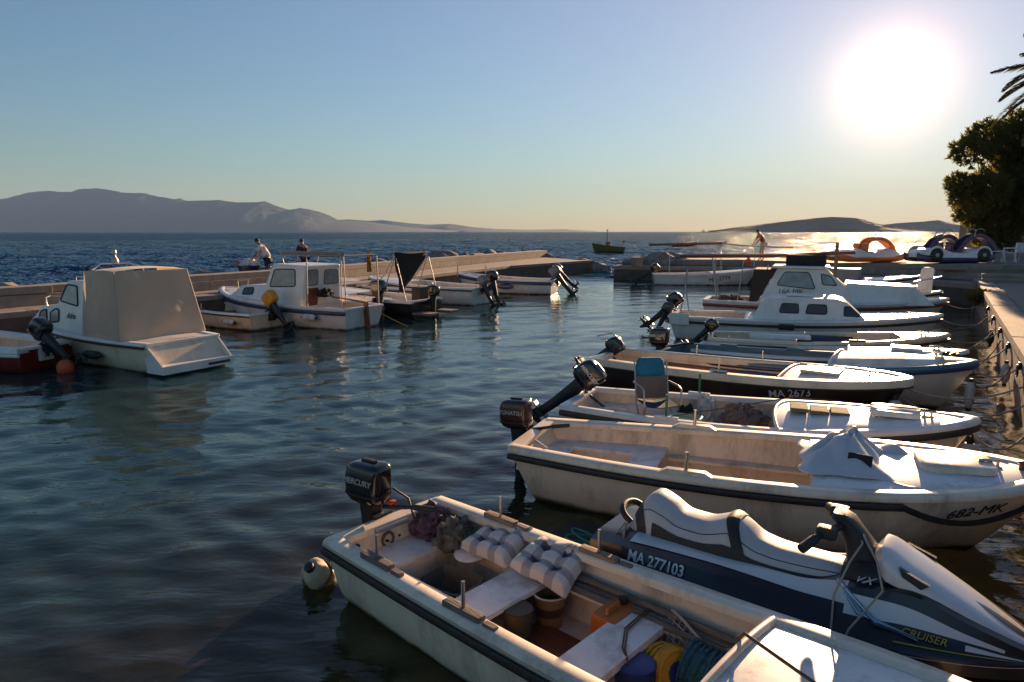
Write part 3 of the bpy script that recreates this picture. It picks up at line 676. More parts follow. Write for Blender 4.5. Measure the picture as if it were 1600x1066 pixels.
MB().tube([(.11, -.2, .49), (.11, .12, .49)], .022).build('clamp_bar', ALU, r10)
outboard(r10, -.03, -.02, .50, COWL, 0, 8, .92, 'MERCURY', LETG)
MB().tube([(-.05, .1, .72), (.1, .14, .66), (.14, .16, .5), (.2, .2, .38), (.34, .22, .37)], .009).build('fuel_hose', RUB, r10)
MB().box((.02, .04, .62), (.05, .06, .06), bev=.015).build('kill_switch', BUOYO, r10)
# tufted cushions
plaid = bpy.data.materials.new('cushion_plaid'); plaid.use_nodes = True
def mk_plaid():
    n = plaid.node_tree.nodes; L = plaid.node_tree.links; b = n['Principled BSDF']; b.inputs['Roughness'].default_value = .9; b.inputs['Sheen Weight'].default_value = .3
    t = n.new('ShaderNodeTexCoord'); sx = n.new('ShaderNodeSeparateXYZ'); L.new(t.outputs['Object'], sx.inputs[0])
    def band(o):
        m = n.new('ShaderNodeMath'); m.operation = 'PINGPONG'; m.inputs[1].default_value = .09; L.new(o, m.inputs[0])
        g = n.new('ShaderNodeMath'); g.operation = 'GREATER_THAN'; g.inputs[1].default_value = .055; L.new(m.outputs[0], g.inputs[0]); return g.outputs[0]
    a = n.new('ShaderNodeMath'); a.operation = 'ADD'; L.new(band(sx.outputs['X']), a.inputs[0]); L.new(band(sx.outputs['Y']), a.inputs[1])
    r = n.new('ShaderNodeValToRGB'); r.color_ramp.interpolation = 'CONSTANT'; e = r.color_ramp.elements; e[0].color = (.62, .55, .47, 1); e[1].position = .4; e[1].color = (.36, .31, .29, 1)
    q = e.new(.8); q.color = (.13, .09, .1, 1); d = n.new('ShaderNodeMath'); d.operation = 'MULTIPLY'; d.inputs[1].default_value = .5; L.new(a.outputs[0], d.inputs[0]); L.new(d.outputs[0], r.inputs[0]); L.new(r.outputs[0], b.inputs['Base Color'])
mk_plaid()
def cushion(p, rz, tilt, label):
    S = .23; nn = 25; top, bot = [], []
    for i in range(nn):
        ra, rb = [], []
        for j in range(nn):
            x, y = -S + 2 * S * i / (nn - 1), -S + 2 * S * j / (nn - 1); ex = max(abs(x), abs(y)) / S
            x += .018 * noise.noise(V((x * 7, y * 7, rz * 5))); y += .018 * noise.noise(V((y * 7, x * 7, rz * 3 + 4)))
            puff = .082 * (1 - ex ** 6) ** .5 if ex < 1 else 0
            for tx in (-.077, .077):
                for ty in (-.077, .077): puff -= .045 * math.exp(-((x - tx) ** 2 + (y - ty) ** 2) / .0014)
            puff -= .016 * (math.exp(-((abs(x) - .077) / .02) ** 2) + math.exp(-((abs(y) - .077) / .02) ** 2)) * (1 - ex ** 4)
            w_ = .02 * noise.noise(V((x * 6, y * 6, rz))) + .03 * x * y / S / S
            k = 1 - .06 * (1 - min(abs(x), abs(y)) / S) * (ex > .9)
            ra.append((x * k, y * k, .05 + puff + w_)); rb.append((x * k, y * k, .05 - puff * .45 + w_))
        top.append(ra); bot.append(rb)
    o = MB().grid(top).grid(bot).build('seat_cushion', plaid, None, sharp=0)
    bm = bmesh.new(); bm.from_mesh(o.data); bmesh.ops.remove_doubles(bm, verts=bm.verts[:], dist=.004); bmesh.ops.recalc_face_normals(bm, faces=bm.faces[:]); bm.to_mesh(o.data); bm.free()
    o.location = p; o.rotation_euler = (tilt[0], tilt[1], rz); tag(o, label, 'cushion'); o.scale = (1 + .08 * math.sin(rz * 9), 1 - .1 * math.sin(rz * 7), 1.0)
az = math.atan2(-.677, .735)
cushion(W(r10, (.84, .44, .37)), az + .04, (R(14), R(-4), 0), 'plaid tufted seat cushion lying beside the crumpled clothes')
cushion(W(r10, (1.36, .44, .38)), az + .12, (R(16), R(5), 0), 'plaid tufted seat cushion lying over the end of the bench plank')
CL1 = mat('cloth_purple', (.17, .09, .12), .9, var=.3, scale=14, bump=.6, bscale=20); CL2 = mat('cloth_camouflage', (.20, .19, .15), .9, c2=(.012, .012, .014), scale=13, bump=.6, bscale=25)
def heap(p, size, m, seed, label, cat='clothes'):
    o = cloth_heap('cloth', None, m, (0, 0, 0), size, seed); o.location = p; o.rotation_euler.z = seed; tag(o, label, cat)
heap(W(r10, (.20, .33, .33)), (.17, .15, .17), CL1, 1.2, 'crumpled dull purple cloth heaped in the boat stern')
heap(W(r10, (.44, .33, .29)), (.16, .14, .16), CL2, 3.4, 'crumpled camouflage jacket beside the tufted cushions')
o = MB().lathe([(.02, 0), (.12, 0), (.135, .015), (.12, .03), (.02, .03)], (0, 0, 0), 20).build('lid', GEL); o.location = W(r10, (.66, .30, .305)); o.rotation_euler = (R(6), R(-5), 0); tag(o, 'white round lid resting over the edge of the bench well', 'lid')
# plastic crate in the well
cr = empty('storage_crate', W(r10, (.78, -.02, .07)), az + .12); tag(cr, 'dark grey plastic crate standing in the bench well', 'crate')
GREYP = mat('plastic_grey', (.10, .09, .08), .5)
mb = MB(); rows = []
for zz, f in ((.2, 1.06), (.2, 1.0), (.19, .985), (.012, .86)): rows.append([(a * f, b * f, zz) for a, b in sup(.2, .16, 6, 24)])
mb.loft(rows, False); mb.f.append(tuple(range(72, 96))); rows = [[(a * f, b * f, zz) for a, b in sup(.2, .16, 6, 24)] for zz, f in ((.2, 1.06), (.185, 1.06), (.185, 1.02), (0, .9))]
mb.loft(rows, False); mb.build('tub', GREYP, cr); MB().tube([(a * 1.06, b * 1.06, .195) for a, b in sup(.2, .16, 6, 24)], .008, 6, closed=True).build('rim', GREYP, cr)
# bucket
BUCK = mat('plastic_ochre', (.38, .20, .06), .5, dirt=.4)
bk = empty('bucket', W(r10, (1.46, .30, .055))); tag(bk, 'ochre plastic bucket with a brown band under the bench plank', 'bucket')
MB().lathe([(.085, 0), (.09, .0), (.115, .24), (.122, .24), (.122, .225), (.118, .225)][0:3] + [(.108, .24), (.085, .012)], (0, 0, 0), 22).build('pail', BUCK, bk)
MB().lathe([(.1015, .09), (.1085, .155)], (0, 0, 0), 22).build('band', mat('plastic_brown', (.10, .05, .02), .5), bk); MB().tube([(.118 * math.cos(a * .2856), .118 * math.sin(a * .2856), .238) for a in range(22)], .007, 6, closed=True).build('rim', FEND, bk)
o = MB().lathe([(.10, 0), (.09, .0), (.1, .25), (.105, .25)][1:], (0, 0, 0), 18).build('bucket', mat('plastic_olive', (.09, .07, .045), .6)); o.location = W(r10, (1.45, -.02, .055)); tag(o, 'plain dark olive bucket under the bench plank', 'bucket')
# jerrycan, plank-side oars, line spools, net
jc = empty('jerrycan', W(r10, (1.98, .34, .055)), az); tag(jc, 'orange plastic jerrycan tucked under the second plank', 'jerrycan')
JO = mat('plastic_jerrycan', (.50, .14, .02), .45); MB().box((0, 0, .15), (.2, .3, .3), bev=.04).build('can', JO, jc); MB().tube([(0, -.09, .29), (0, -.09, .33), (0, .04, .33), (0, .04, .29)], .015).build('handle', JO, jc); MB().lathe([(.03, .29), (.03, .34), (.01, .345)], (0, .1, 0), 12).build('cap', RUB, jc)
for k, (yy, zz, x0, x1) in enumerate(((.46, .325, 1.35, 2.92), (.50, .36, 1.15, 2.9), (.41, .325, 1.5, 2.88))):
    o = empty('oar', W(r10, (x0, yy, zz)), az); tag(o, ('slim', 'thick', 'short')[k] + ' grey wooden pole stowed along the boat side', 'oar')
    MB().tube([(0, 0, 0), (.4, .004, .004), (x1 - x0, 0, .012)], [.022, .025, .022][k:k + 1] * 3, 10).build('shaft', WOODG, o)
    MB().box((.25, 0, .003), (.5, .055, .022), bev=.008).build('blade', WOODG, o)
def spool(p, r, hgt, m, core, label, turns, rot):
    s = empty('line_spool', p); s.rotation_euler = rot; tag(s, label, 'spool')
    MB().lathe([(r * .55, -hgt / 2), (r * .55, hgt / 2)], (0, 0, 0), 14).build('core', core, s)
    mb = MB(); n = turns * 14; pts = []
    for i in range(n):
        a = i / 14 * 2 * math.pi; pts.append((r * math.cos(a) * (1 + .04 * math.sin(i * .7)), r * math.sin(a) * (1 + .05 * math.sin(i * .37)), hgt * .42 * math.sin(i * .045)))
    mb.tube(pts, .012, 5); mb.lathe([(r * .9, -hgt * .46), (r * .97, -hgt * .3), (r * .97, hgt * .3), (r * .9, hgt * .46)], (0, 0, 0), 16); mb.build('winding', m, s, sharp=0)
BLUEP = mat('plastic_blue', (.03, .05, .22), .45); BLN = mat('net_line_blue', (.03, .14, .19), .8, var=.3, scale=20, bump=.6, bscale=40)
spool(W(r10, (2.45, .22, .20)), .13, .22, ROPEY, BLUEP, 'spool of yellow fishing line beside the second plank', 16, (R(70), R(20), .3))
spool(W(r10, (2.66, .30, .22)), .15, .28, BLN, BLUEP, 'blue bundle of fishing line wound under the deck edge', 18, (R(95), R(8), .9))
o = MB().lathe([(.02, 0), (.11, 0), (.12, .02), (.12, .24), (.1, .25), (.02, .25)], (0, 0, 0), 18).build('float_tub', BLUEP); o.location = W(r10, (2.34, .02, .055)); tag(o, 'dark blue tub beside the yellow fishing line', 'tub')
NET = mat('net_pale', (.45, .38, .30), .9)
mb = MB()
def netp(u, v): return W(r10, (lerp(2.30, 2.93, u), .47 - .10 * math.sin(u * 3) + .04 - v * .16, .40 - .18 * v - .05 * math.sin(u * 3.1) + .02 * math.sin(9 * u)))
for i in range(15): mb.tube([netp(i / 14, v / 5) for v in range(6)], .0035, 4)
for j in range(6): mb.tube([netp(i / 14, j / 5) for i in range(15)], .0035 if j else .012, 4)
tag(mb.build('fishing_net', NET), 'pale knotted net hanging over the stowed poles', 'net')
a0 = W(r10, (2.92, .17, .66)); tag(MB().tube([a0 + V((-.02, .05, -.06)), a0, a0.lerp(W(r10, (3.6, -.15, .70)), .5), W(r10, (3.6, -.15, .705)), W(r10, (4.55, -.02, .70))], .010, 6).build('painter_rope', ROPEB), 'dark brown rope lying along the weathered boat foredeck', 'rope')
mb = MB(); 
for dx in (0, .018): mb.tube([W(r10, (2.14 + dx, .50, .36)), W(r10, (2.15 + dx, .2, .352)), W(r10, (2.25 + dx, .02, .352)), W(r10, (2.325, -.04, .33)), W(r10, (2.34, -.02, .18)), W(r10, (2.36, .05, .07))], .006, 6)
tag(mb.build('cord', ROPEB), 'thin brown cord looped over the second plank', 'cord')
# plastic can used as a float, at the stern
fl = empty('float_can', W(r10, (-.34, -.44, .05)), .5); tag(fl, 'stained ivory plastic float hanging at the boat stern corner', 'float')
IV = mat('plastic_ivory', (.55, .42, .26), .5, dirt=.5); MB().loft([[(a, b, z) for a, b in sup(.11 * f, .13 * f, 3, 18)] for z, f in ((-.16, .7), (-.13, .95), (.02, 1), (.09, .9), (.13, .6))]).build('can', IV, fl); MB().lathe([(.04, .13), (.04, .17), (.02, .175)], (0, 0, 0), 12).build('neck', RUB, fl)
MB().tube([V((.12 * math.cos(a), .14 * math.sin(a), .03)) for a in [k * .39 for k in range(16)]], .012, 6, closed=True).build('lashing', ROPEB, fl); fl.rotation_euler = (R(18), R(-35), .5)
o = MB().box((0, 0, 0), (.2, .09, .02), bev=.008).build('plastic_bottle_scrap', FEND); p = at(515, 992, 0); o.location = (p.x, p.y, -.012); o.rotation_euler = (0, .04, .2); tag(o, 'pale scrap of plastic floating beside the weathered boat hull', 'litter')
# ---------------------------------------------------------------- big white open boat with tarpaulin
r8, L8 = boat_root('fishing_boat', 'white open boat with black strake and white tarpaulin bundled on its foredeck', (.2, 7.42), (4.66, 5.55))
h = Hull(r8, L8, 1.72, bt=.345, h0=.56, hb=.76, sm=.55, pw=2.6, qw=.75, dr=.2, floor=.07, trk=.45, rake=.75)
h.shell(GELW, GELI, .605); h.gunwale(GELW, w=.12, out=.035); h.strake(RUB, -.075, .026, t1=.74)
ts = [lerp(.74, 1, i / 16) for i in range(17)]
for sg in (1, -1):
    MB().tube([V((q.x, q.y * sg, q.z)) for q in [h.side(min(t, .985) * L8 - .02, h.h(t) - .075 - .23 * math.sin((t - .74) / .26 * math.pi), 1, .01)[0] for t in ts]], .026, 6).build('rubbing_strake', RUB, r8)
h.deck(GELD, .6, .07, lip=None, bulk=GELI, inset=.07)
h.stern_seat(GELD, 1.42, .36, (.42, 1.12, .55))
for sg in (1, -1): MB().prism([(1.45, sg * .55, .26), (2.9, sg * .62, .26), (2.9, sg * .8, .26), (1.45, sg * .78, .26)], (0, 0, .03)).build('side_shelf', GELI, r8)
MB().tube([(2.1, .79, .42), (2.1, .79, .38), (2.5, .80, .38), (2.5, .80, .42)], .012).build('grab_handle', GELI, r8)
for x, sg in ((1.84, -1), (1.70, 1)):
    yb = sg * (h.b(x / L8) - .04)
    MB().prism([(-.26, -.03, 0), (.26, -.03, 0), (.17, -.03, .05), (-.17, -.03, .05)], (0, .07, 0)).build('oarlock_block', GELW, r8).location = (x, yb, h.h(x / L8) + .02); MB().tube([(0, 0, 0), (0, 0, .19)], .018).build('thole_pin', STEEL, r8).location = (x, yb, h.h(x / L8) + .05)
mb = MB()
mb.loft([[(a * f, b * f, z) for a, b in sup(.3, .27, 5, 24)] for z, f in ((0, 1), (.035, 1), (.05, .95))]); hb_ = mb.build('deck_hatch', GELW, r8); hb_.location = (L8 * .84, .0, h.h(.84) + .055); hb_.rotation_euler.y = R(-3)
h.text('682-MK', .13, LETD, L8 * .85, .545, -1, out=.02, shear=.35, sx=1.15)
MB().lathe([(.03, 0), (.03, .06), (.045, .075), (.03, .09)], (0, 0, 0), 12).build('mooring_post', WOODR, r8).location = (L8 * .945, 0, h.h(.945) + .02)
outboard(r8, -.05, .1, .47, COWLM, -4, -10, .9, 'TOHATSU', LETG)
MB().tube([(.02, -.1, .56), (.45, -.18, .37)], .015).build('brace_rod', STEEL, r8)
def tarp(root):
    P = [(0, .0, .0), ]
    def q(u, v):
        x = -.45 + 1.0 * u; y = -.55 + 1.0 * v
        def tent(cu, cv, ru, rv): return max(0, 1 - math.hypot((u - cu) / ru, (v - cv) / rv))
        hgt = .34 * tent(.46, .62, .26, .6) + .22 * tent(.2, .5, .3, .5) + .13 * tent(.86, .72, .2, .3) + .10 * tent(.5, .2, .3, .3)
        rad = math.atan2(v - .55, u - .45); f = .13 * abs(math.sin(rad * 3.5 + 2.2 * noise.noise(V((u * 2, v * 2, 3))))) + .10 * (1 - abs(noise.noise(V((u * 3.2, v * 2.6, 8)))) * 2.2)
        edge = min(u, 1 - u, v, 1 - v); z = hgt + f * smooth(edge * 6) * (.35 + hgt * 2) + .012
        return V((x + .14 * noise.noise(V((v * 3, u, 1))), y + .22 * noise.noise(V((u * 3, v, 2))), max(z * .5, .01)))
    rows = [[q(i / 40, j / 40) for j in range(41)] for i in range(41)]
    rows = [[q(i / 36, j / 36) for j in range(37)] for i in range(37)]; tb = MB().grid(rows)
    o = tb.build('tarpaulin', TARP, None, sharp=34); sol = o.modifiers.new('thickness', 'SOLIDIFY'); sol.thickness = .008
    return o
o = tarp(r8); o.location = W(r8, (L8 * .675, .02, h.h(.675) + .045)); o.rotation_euler.z = r8.rotation_euler.z; tag(o, 'crumpled white tarpaulin bundled on the open boat foredeck', 'tarpaulin')
pd = MB().box((0, 0, 0), (.03, .2, .13), bev=.01).build('dark_patch', CANVASB, o); pd.location = (.02, -.36, .10); pd.rotation_euler = (0, R(20), R(75))
oar_y = MB().ell((0, 0, 0), (.2, .06, .015)).build('paddle_blade', COWLY); oar_y.location = W(r8, (2.1, -.66, .31)); oar_y.rotation_euler.z = r8.rotation_euler.z; tag(oar_y, 'yellow paddle blade lying inside the open boat by the oar pin', 'paddle')
# ---------------------------------------------------------------- white boat with folding chair and tilted outboard
r7, L7 = boat_root('fishing_boat', 'white boat with brown strake carrying a folding chair and green poles', (.93, 9.45), (5.15, 7.32))
h = Hull(r7, L7, 1.6, bt=.385, h0=.48, hb=.74, sm=.5, pw=2.4, qw=.75, dr=.2, floor=.06, trk=.2, rake=.6)
h.shell(GEL, GELI, .585); h.gunwale(GEL, w=.11, out=.03); h.strake(mat('strake_brown', (.05, .035, .025), .5, dirt=.3), -.07, .034)
h.deck(GEL, .58, .07, lip=GEL, bulk=GELI, inset=.07, curve=.1); h.stern_seat(GELD, 1.3, .31, (.45, 1.0, .5)); h.plank('thwart', GELD, 1.95, 2.2, .31)
MB().loft([[(a * f, b * f, z) for a, b in sup(.26, .2, 5, 20)] for z, f in ((0, 1), (.05, 1), (.065, .95))]).build('deck_hatch', GEL, r7).location = (L7 * .83, .0, h.h(.83) + .075)
for x, sg in ((1.45, -1), (1.55, 1)):
    MB().box((0, 0, .02), (.3, .06, .05), bev=.01).build('oarlock_block', GEL, r7).location = (x, sg * (h.b(x / L7) - .04), h.h(x / L7) + .02); MB().tube([(0, 0, 0), (0, 0, .30)], .016).build('thole_pin', mat('paint_green', (.01, .20, .10), .5), r7).location = (x, sg * (h.b(x / L7) - .04), h.h(x / L7) + .04)
outboard(r7, -.03, .18, .45, COWL, 50, 10, 1.0, 'MERCURY', LETW)
# folding chair
ch = empty('folding_chair', W(r7, (1.12, .12, .31)), -1.45); tag(ch, 'folding chair with bright blue headrest standing in the boat', 'chair')
BLF = mat('fabric_bright_blue', (.01, .17, .30), .8, bump=.3, bscale=30); GRF = mat('fabric_grey_brown', (.16, .13, .12), .85, bump=.3, bscale=30); DKF = mat('fabric_dark_blue', (.03, .04, .07), .85, bump=.3, bscale=30)
def sheet(name, rows, m, par): o_ = MB().grid(rows).build(name, m, par, sharp=0); s_ = o_.modifiers.new('t', 'SOLIDIFY'); s_.thickness = .012; return o_
sheet('backrest', [[(-.25 - .16 * z + .03 * math.cos(y * 7), y, .2 + z) for y in (-.22, -.11, 0, .11, .22)] for z in (0, .1, .2, .3)], GRF, ch)
MB().loft([[(-.30 - .16 * z + a, b, .2 + z) for a, b in sup(.03 * f, .2 * f, 3, 16)] for z, f in ((.28, .9), (.3, 1.06), (.4, 1.06), (.5, .98), (.545, .75))]).build('headrest', BLF, ch)
sheet('seat', [[(x, y, .2 - .03 * math.cos(y * 6)) for y in (-.22, -.11, 0, .11, .22)] for x in (-.24, -.1, .05, .2)], DKF, ch)
for sg in (-1, 1):
    MB().tube([(-.36, sg * .23, .72), (-.22, sg * .23, .12), (-.05, sg * .24, .0)], .012).build('leg', ALU, ch); MB().tube([(.22, sg * .23, .2), (.08, sg * .24, .0)], .012).build('leg', ALU, ch)
    MB().tube([(-.3, sg * .25, .42), (.05, sg * .26, .43), (.18, sg * .26, .41), (.21, sg * .25, .2)], .014).build('armrest', ALU, ch)
o = cloth_heap('bag', None, mat('fabric_black', (.012, .012, .014), .85), (0, 0, 0), (.16, .13, .24), 5.); o.location = W(r7, (1.46, .34, .1)); tag(o, 'black bag slumped beside the folding chair', 'bag')
o = cloth_heap('cloth_bundle', None, GRF, (0, 0, 0), (.28, .2, .2), 8.); o.location = W(r7, (2.2, .3, .26)); tag(o, 'dull grey cloth bundle on the thwart behind the folding chair', 'bundle')
o = cloth_heap('plastic_bag', None, mat('plastic_film', (.45, .46, .47), .35), (0, 0, 0), (.13, .11, .28), 9.); o.location = W(r7, (1.7, .48, .2)); tag(o, 'whitish plastic bag standing between folding chair and cloth bundle', 'bag')
bx = empty('basket', W(r7, (1.62, -.42, .12)), r7.rotation_euler.z); tag(bx, 'pale green plastic basket by the green oar pin', 'basket'); GP = mat('plastic_pale_green', (.33, .50, .38), .5); MB().loft([[(a * f, b * f, z) for a, b in sup(.19, .12, 5, 20)] for z, f in ((0, .85), (.36, 1), (.38, 1), (.38, .93), (.03, .8))]).build('tub', GP, bx); MB().tube([(a * 1.01, b * 1.01, .375) for a, b in sup(.19, .12, 5, 20)], .012, 6, closed=True).build('rim', GP, bx)
cm = empty('deck_cushion', W(r7, (L7 * .665, -.02, h.h(.66) + .10)), r7.rotation_euler.z + .1); tag(cm, 'folded olive mattress pad lying on the boat foredeck', 'cushion'); OL = mat('fabric_olive', (.16, .15, .10), .85, bump=.4, bscale=15)
for k in range(3): MB().box((0, 0, 0), (.21, .36, .05), bev=.022).build('pad', OL, cm).location = (-.24 + .225 * k, 0, .012 * (k == 0))
tag(MB().tube([W(r7, (L7 * .95, 0, .80)), W(r7, (L7 * .6, -.03, .80)), W(r7, (1.75, -.1, .5)), W(r7, (1.45, -.75, .55))], .008, 6).build('line', ROPEB), 'thin line stretched over the olive mattress pad', 'line')
for k, (x, y, z) in enumerate(((4.66, -.12, .36), (4.60, -.26, .17))): round_buoy('dirty white round fender hanging at the bow beside the olive mattress boat', W(r7, (x, y, z)), .135, FEND, 'round fenders at the bow')
fender('dark slim fender along the side of the folding chair boat', W(r7, (.75, -.82, .28)), .5, .06, QE.cross(V((0, 0, 1))), RUB)
# ---------------------------------------------------------------- dark hulled boat
s6, e6 = at(947, 558, .5), at(1422, 597, .66)
r6, L6_ = boat_root('fishing_boat', 'cream boat with dark brown hull side lettered with its number', s6, e6)
h = Hull(r6, L6_, 1.52, bt=.42, h0=.56, hb=.70, sm=.55, pw=2.6, qw=.7, dr=.2, floor=.08, trk=.15, rake=.5)
h.shell(GELDARK, GELC, .66); h.gunwale(GELC, w=.12, out=.05, low=-.09, top=.03); h.deck(GELC, .66, .04, lip=GELC, bulk=GELC, inset=.09); h.strake(RUB, -.1, .015, out=.05)
h.text('MA 2673', .16, LETW, L6_ * .70, .43, -1, out=.03, bold=.001); h.stern_seat(GELC, 1.2, .3, (.4, .95, .5))
h.plank('thwart', WOODR, 2.2, 2.45, .36); MB().box((0, 0, 0), (1.6, .18, .03), bev=.005).build('side_board', WOODR, r6).location = (1.6, .54, .40); MB().box((0, 0, 0), (1.2, .16, .03), bev=.005).build('side_board', mat('paint_blue_board', (.03, .13, .22), .5, dirt=.3), r6).location = (3.0, .54, .41)
MB().box((0, 0, 0), (.55, .5, .05), bev=.02).build('deck_hatch', GELC, r6).location = (L6_ * .76, 0, h.h(.76) + .06)
for x in (1.15, 2.35):
    MB().tube([(-.14, 0, .02), (.14, 0, .02)], .022).build('oarlock_block', STEEL, r6).location = (x, -h.b(x / L6_) + .06, h.h(x / L6_) + .03); MB().tube([(0, 0, 0), (0, 0, .22)], .014).build('thole_pin', STEEL, r6).location = (x, -h.b(x / L6_) + .06, h.h(x / L6_) + .03)
outboard(r6, -.03, .15, .45, COWL, 55, 5, .8, None)
rail(r6, [(.1, .3, .5), (.08, .3, .85), (.0, .22, .92), (-.25, .1, .86)], .014, STEEL)
round_buoy('round white fender by the bow of the dark brown hull', W(r6, (L6_ * .97, -.2, .3)), .11)
# ---------------------------------------------------------------- boat with teal inside
s5, e5 = at(1045, 545, .5), at(1527, 566, .8)
r5, L5_ = boat_root('fishing_boat', 'boat with teal painted inside and broad sunlit foredeck', s5, e5)
h = Hull(r5, L5_, 1.75, bt=.38, h0=.52, hb=.8, sm=.5, pw=2.5, qw=.72, dr=.2, floor=.1, rake=.6)
h.shell(GEL, GELBLUE, .62); h.gunwale(GELBLUE, w=.10, out=.03); h.strake(GELNAVY, -.06, .03); h.deck(GELW, .61, .14, lip=GEL, bulk=GELBLUE, inset=.06, lipr=.03); h.plank('thwart', GELBLUE, 1.2, 1.5, .35); h.plank('thwart', GELBLUE, 2.2, 2.45, .35)
for x in (.85, 2.05): oarlock(r5, x, -h.b(x / L5_) + .05, h.h(x / L5_) + .02, GELBLUE)
for x in (.95, 2.2): oarlock(r5, x, h.b(x / L5_) - .05, h.h(x / L5_) + .02, GELBLUE)
outboard(r5, -.03, 0, .44, COWL, -3, 0, .95, 'MERCURY', LETW, accent=LETR)
mb = MB(); mb.tube([(L5_ * .93 + .1 * math.cos(a * .5), .1 * math.sin(a * .9), .89 + .02 * math.sin(a * 2.)) for a in range(40)], .013, 6); mb.build('coiled_chain', CAST, r5)
# ---------------------------------------------------------------- more boats moored along the quay
s4b, e4b = at(1090, 535, .5), at(1512, 546, .72)
ra, La = boat_root('fishing_boat', 'low white boat with blistered sunlit foredeck next to the teal one', s4b, e4b)
h = Hull(ra, La, 1.5, bt=.38, h0=.42, hb=.68, dr=.2, rake=.6, sm=.5); h.shell(GEL, GELC, .6); h.gunwale(GEL); h.strake(RUB, -.06, .022); h.deck(GELW, .6, .1, lip=GEL, bulk=GELC); h.plank('thwart', GELC, 1.5, 1.75, .3)
MB().box((0, 0, 0), (.5, .4, .06), bev=.02).build('deck_hatch', GEL, ra).location = (La * .8, 0, h.h(.8) + .1)
s4, e4 = at(1108, 524, .5), at(1483, 523, .72)
r4, L4_ = boat_root('fishing_boat', 'slim cream boat with a kayak lying inside it', s4, e4)
h = Hull(r4, L4_, 1.5, bt=.38, h0=.5, hb=.72, dr=.2, rake=.6, sm=.5); h.shell(GELC, GELC, .8); h.gunwale(GELC, w=.1); h.strake(GELDARK, -.1, .022); h.deck(GEL, .8, .06, bulk=GELC); h.plank('thwart', GELC, 1.0, 1.25, .35); h.plank('thwart', GELC, 3.0, 3.25, .38)
outboard(r4, -.03, 0, .5, COWL, 45, 0, .7)
for x in (1.9, 2.9): oarlock(r4, x, -h.b(x / L4_) + .05, h.h(x / L4_) + .02, RUB)
ky = empty('kayak', W(r4, (1.9, .1, .50)), r4.rotation_euler.z); tag(ky, 'white and dark grey kayak lying inside the slim cream boat', 'kayak')
def spin(rows): return MB().loft(rows)
spin([[(x, a, .08 * (1 - abs(x) / 1.1) ** .0 * b / .1) for a, b in sup(max(.24 * (1 - (abs(x) / 1.05) ** 2.2), .01), .1, 2.4, 16)] for x in (-1.04, -.9, -.6, -.2, .2)]).build('shell', GEL, ky); spin([[(x, a, .08 * b / .1) for a, b in sup(max(.24 * (1 - (abs(x) / 1.05) ** 2.2), .01), .1, 2.4, 16)] for x in (.2, .5, .8, 1.0, 1.045)]).build('nose', DKF, ky)
# white cabin boat with four side windows
s3, e3 = at(1052, 482, .75), at(1472, 493, .85)
r3, L3_ = boat_root('cabin_boat', 'white cabin boat with brown tinted side windows and sunlit bow', s3, e3)
h = Hull(r3, L3_, 2.0, bt=.36, h0=.62, hb=.86, dr=.25, rake=.8, sm=.5, floor=.1, trk=.3); h.shell(GEL, GELC, .35); h.gunwale(GEL, w=.12); h.strake(RUB, -.12, .028); h.deck(GEL, .3, .06, bulk=GEL)
cb, yf = cabin(r3, 'cabin', [(L3_ * .33, .62), (L3_ * .36, 1.08), (L3_ * .385, 1.18), (L3_ * .63, 1.21), (L3_ * .665, 1.14), (L3_ * .74, .72)], .80, .62, GEL)
for sg in (1, -1):
    mp = lambda x, z, o_, sg=sg: (x, sg * (yf(z) + o_), z)
    for a, b in ((.43, .50), (.525, .60)): window(r3, [(L3_ * a, .84), (L3_ * b, .84), (L3_ * b - .02, 1.06), (L3_ * a + .05, 1.06)], mp, GLASSB)
    window(r3, [(L3_ * .66, .82), (L3_ * .715, .82), (L3_ * .68, 1.04), (L3_ * .66, 1.04)], mp, GLASSD, r=.03)
MB().box((0, 0, 0), (.6, .5, .05), bev=.02).build('roof_hatch', GEL, r3).location = (L3_ * .5, 0, 1.225)
MB().box((0, 0, 0), (.35, .08, .14), bev=.02).build('step', CAST, r3).location = (L3_ * .46, -1.0, .52)
outboard(r3, -.12, .35, .62, COWL, 45, 0, 1.0); outboard(r3, -.05, -.45, .55, COWL, 25, 0, .75)
MB().box((0, 0, 0), (.5, .06, .3), bev=.02).build('stern_board', GEL, r3).location = (.3, -.86, .58)
for y_, t_ in ((.62, .0), (-.1, .35)): MB().tube([(.1 + t_, y_, .6), (.28, y_ * .4, 1.5), (.3, .25, 1.8)], .018).build('mast_crutch', ALU, r3)
# wheelhouse boat with the lowered red mast
s2, e2 = at(1103, 466, .72), at(1482, 466, .97)
r2, L2_ = boat_root('cabin_boat', 'white wheelhouse boat with red stripe and its mast lowered', s2, e2)
h = Hull(r2, L2_, 2.2, bt=.30, h0=.72, hb=.95, dr=.3, rake=.9, sm=.5, floor=.15, trk=.1); h.shell(GEL, GELC, .45); h.gunwale(GEL, w=.12); h.strake(GELRED, -.13, .04); h.deck(GEL, .42, .08, bulk=GEL)
x0 = L2_ * .235
cb, yf = cabin(r2, 'wheelhouse', [(x0, .6), (x0 + .55, 1.74), (x0 + 1.85, 1.74), (x0 + 2.5, 1.15), (x0 + 2.5, .6)], .82, .68, GEL)
cabin(r2, 'wheelhouse_roof', [(x0 + .36, 1.74), (x0 + .4, 1.81), (x0 + 1.94, 1.81), (x0 + 2.02, 1.74)], .80, .78, GEL, bev=.02)
cabin(r2, 'foredeck_house', [(x0 + 2.4, .7), (x0 + 2.4, 1.36), (x0 + 4.1, 1.3), (x0 + 4.6, .8)], .8, .6, GEL)
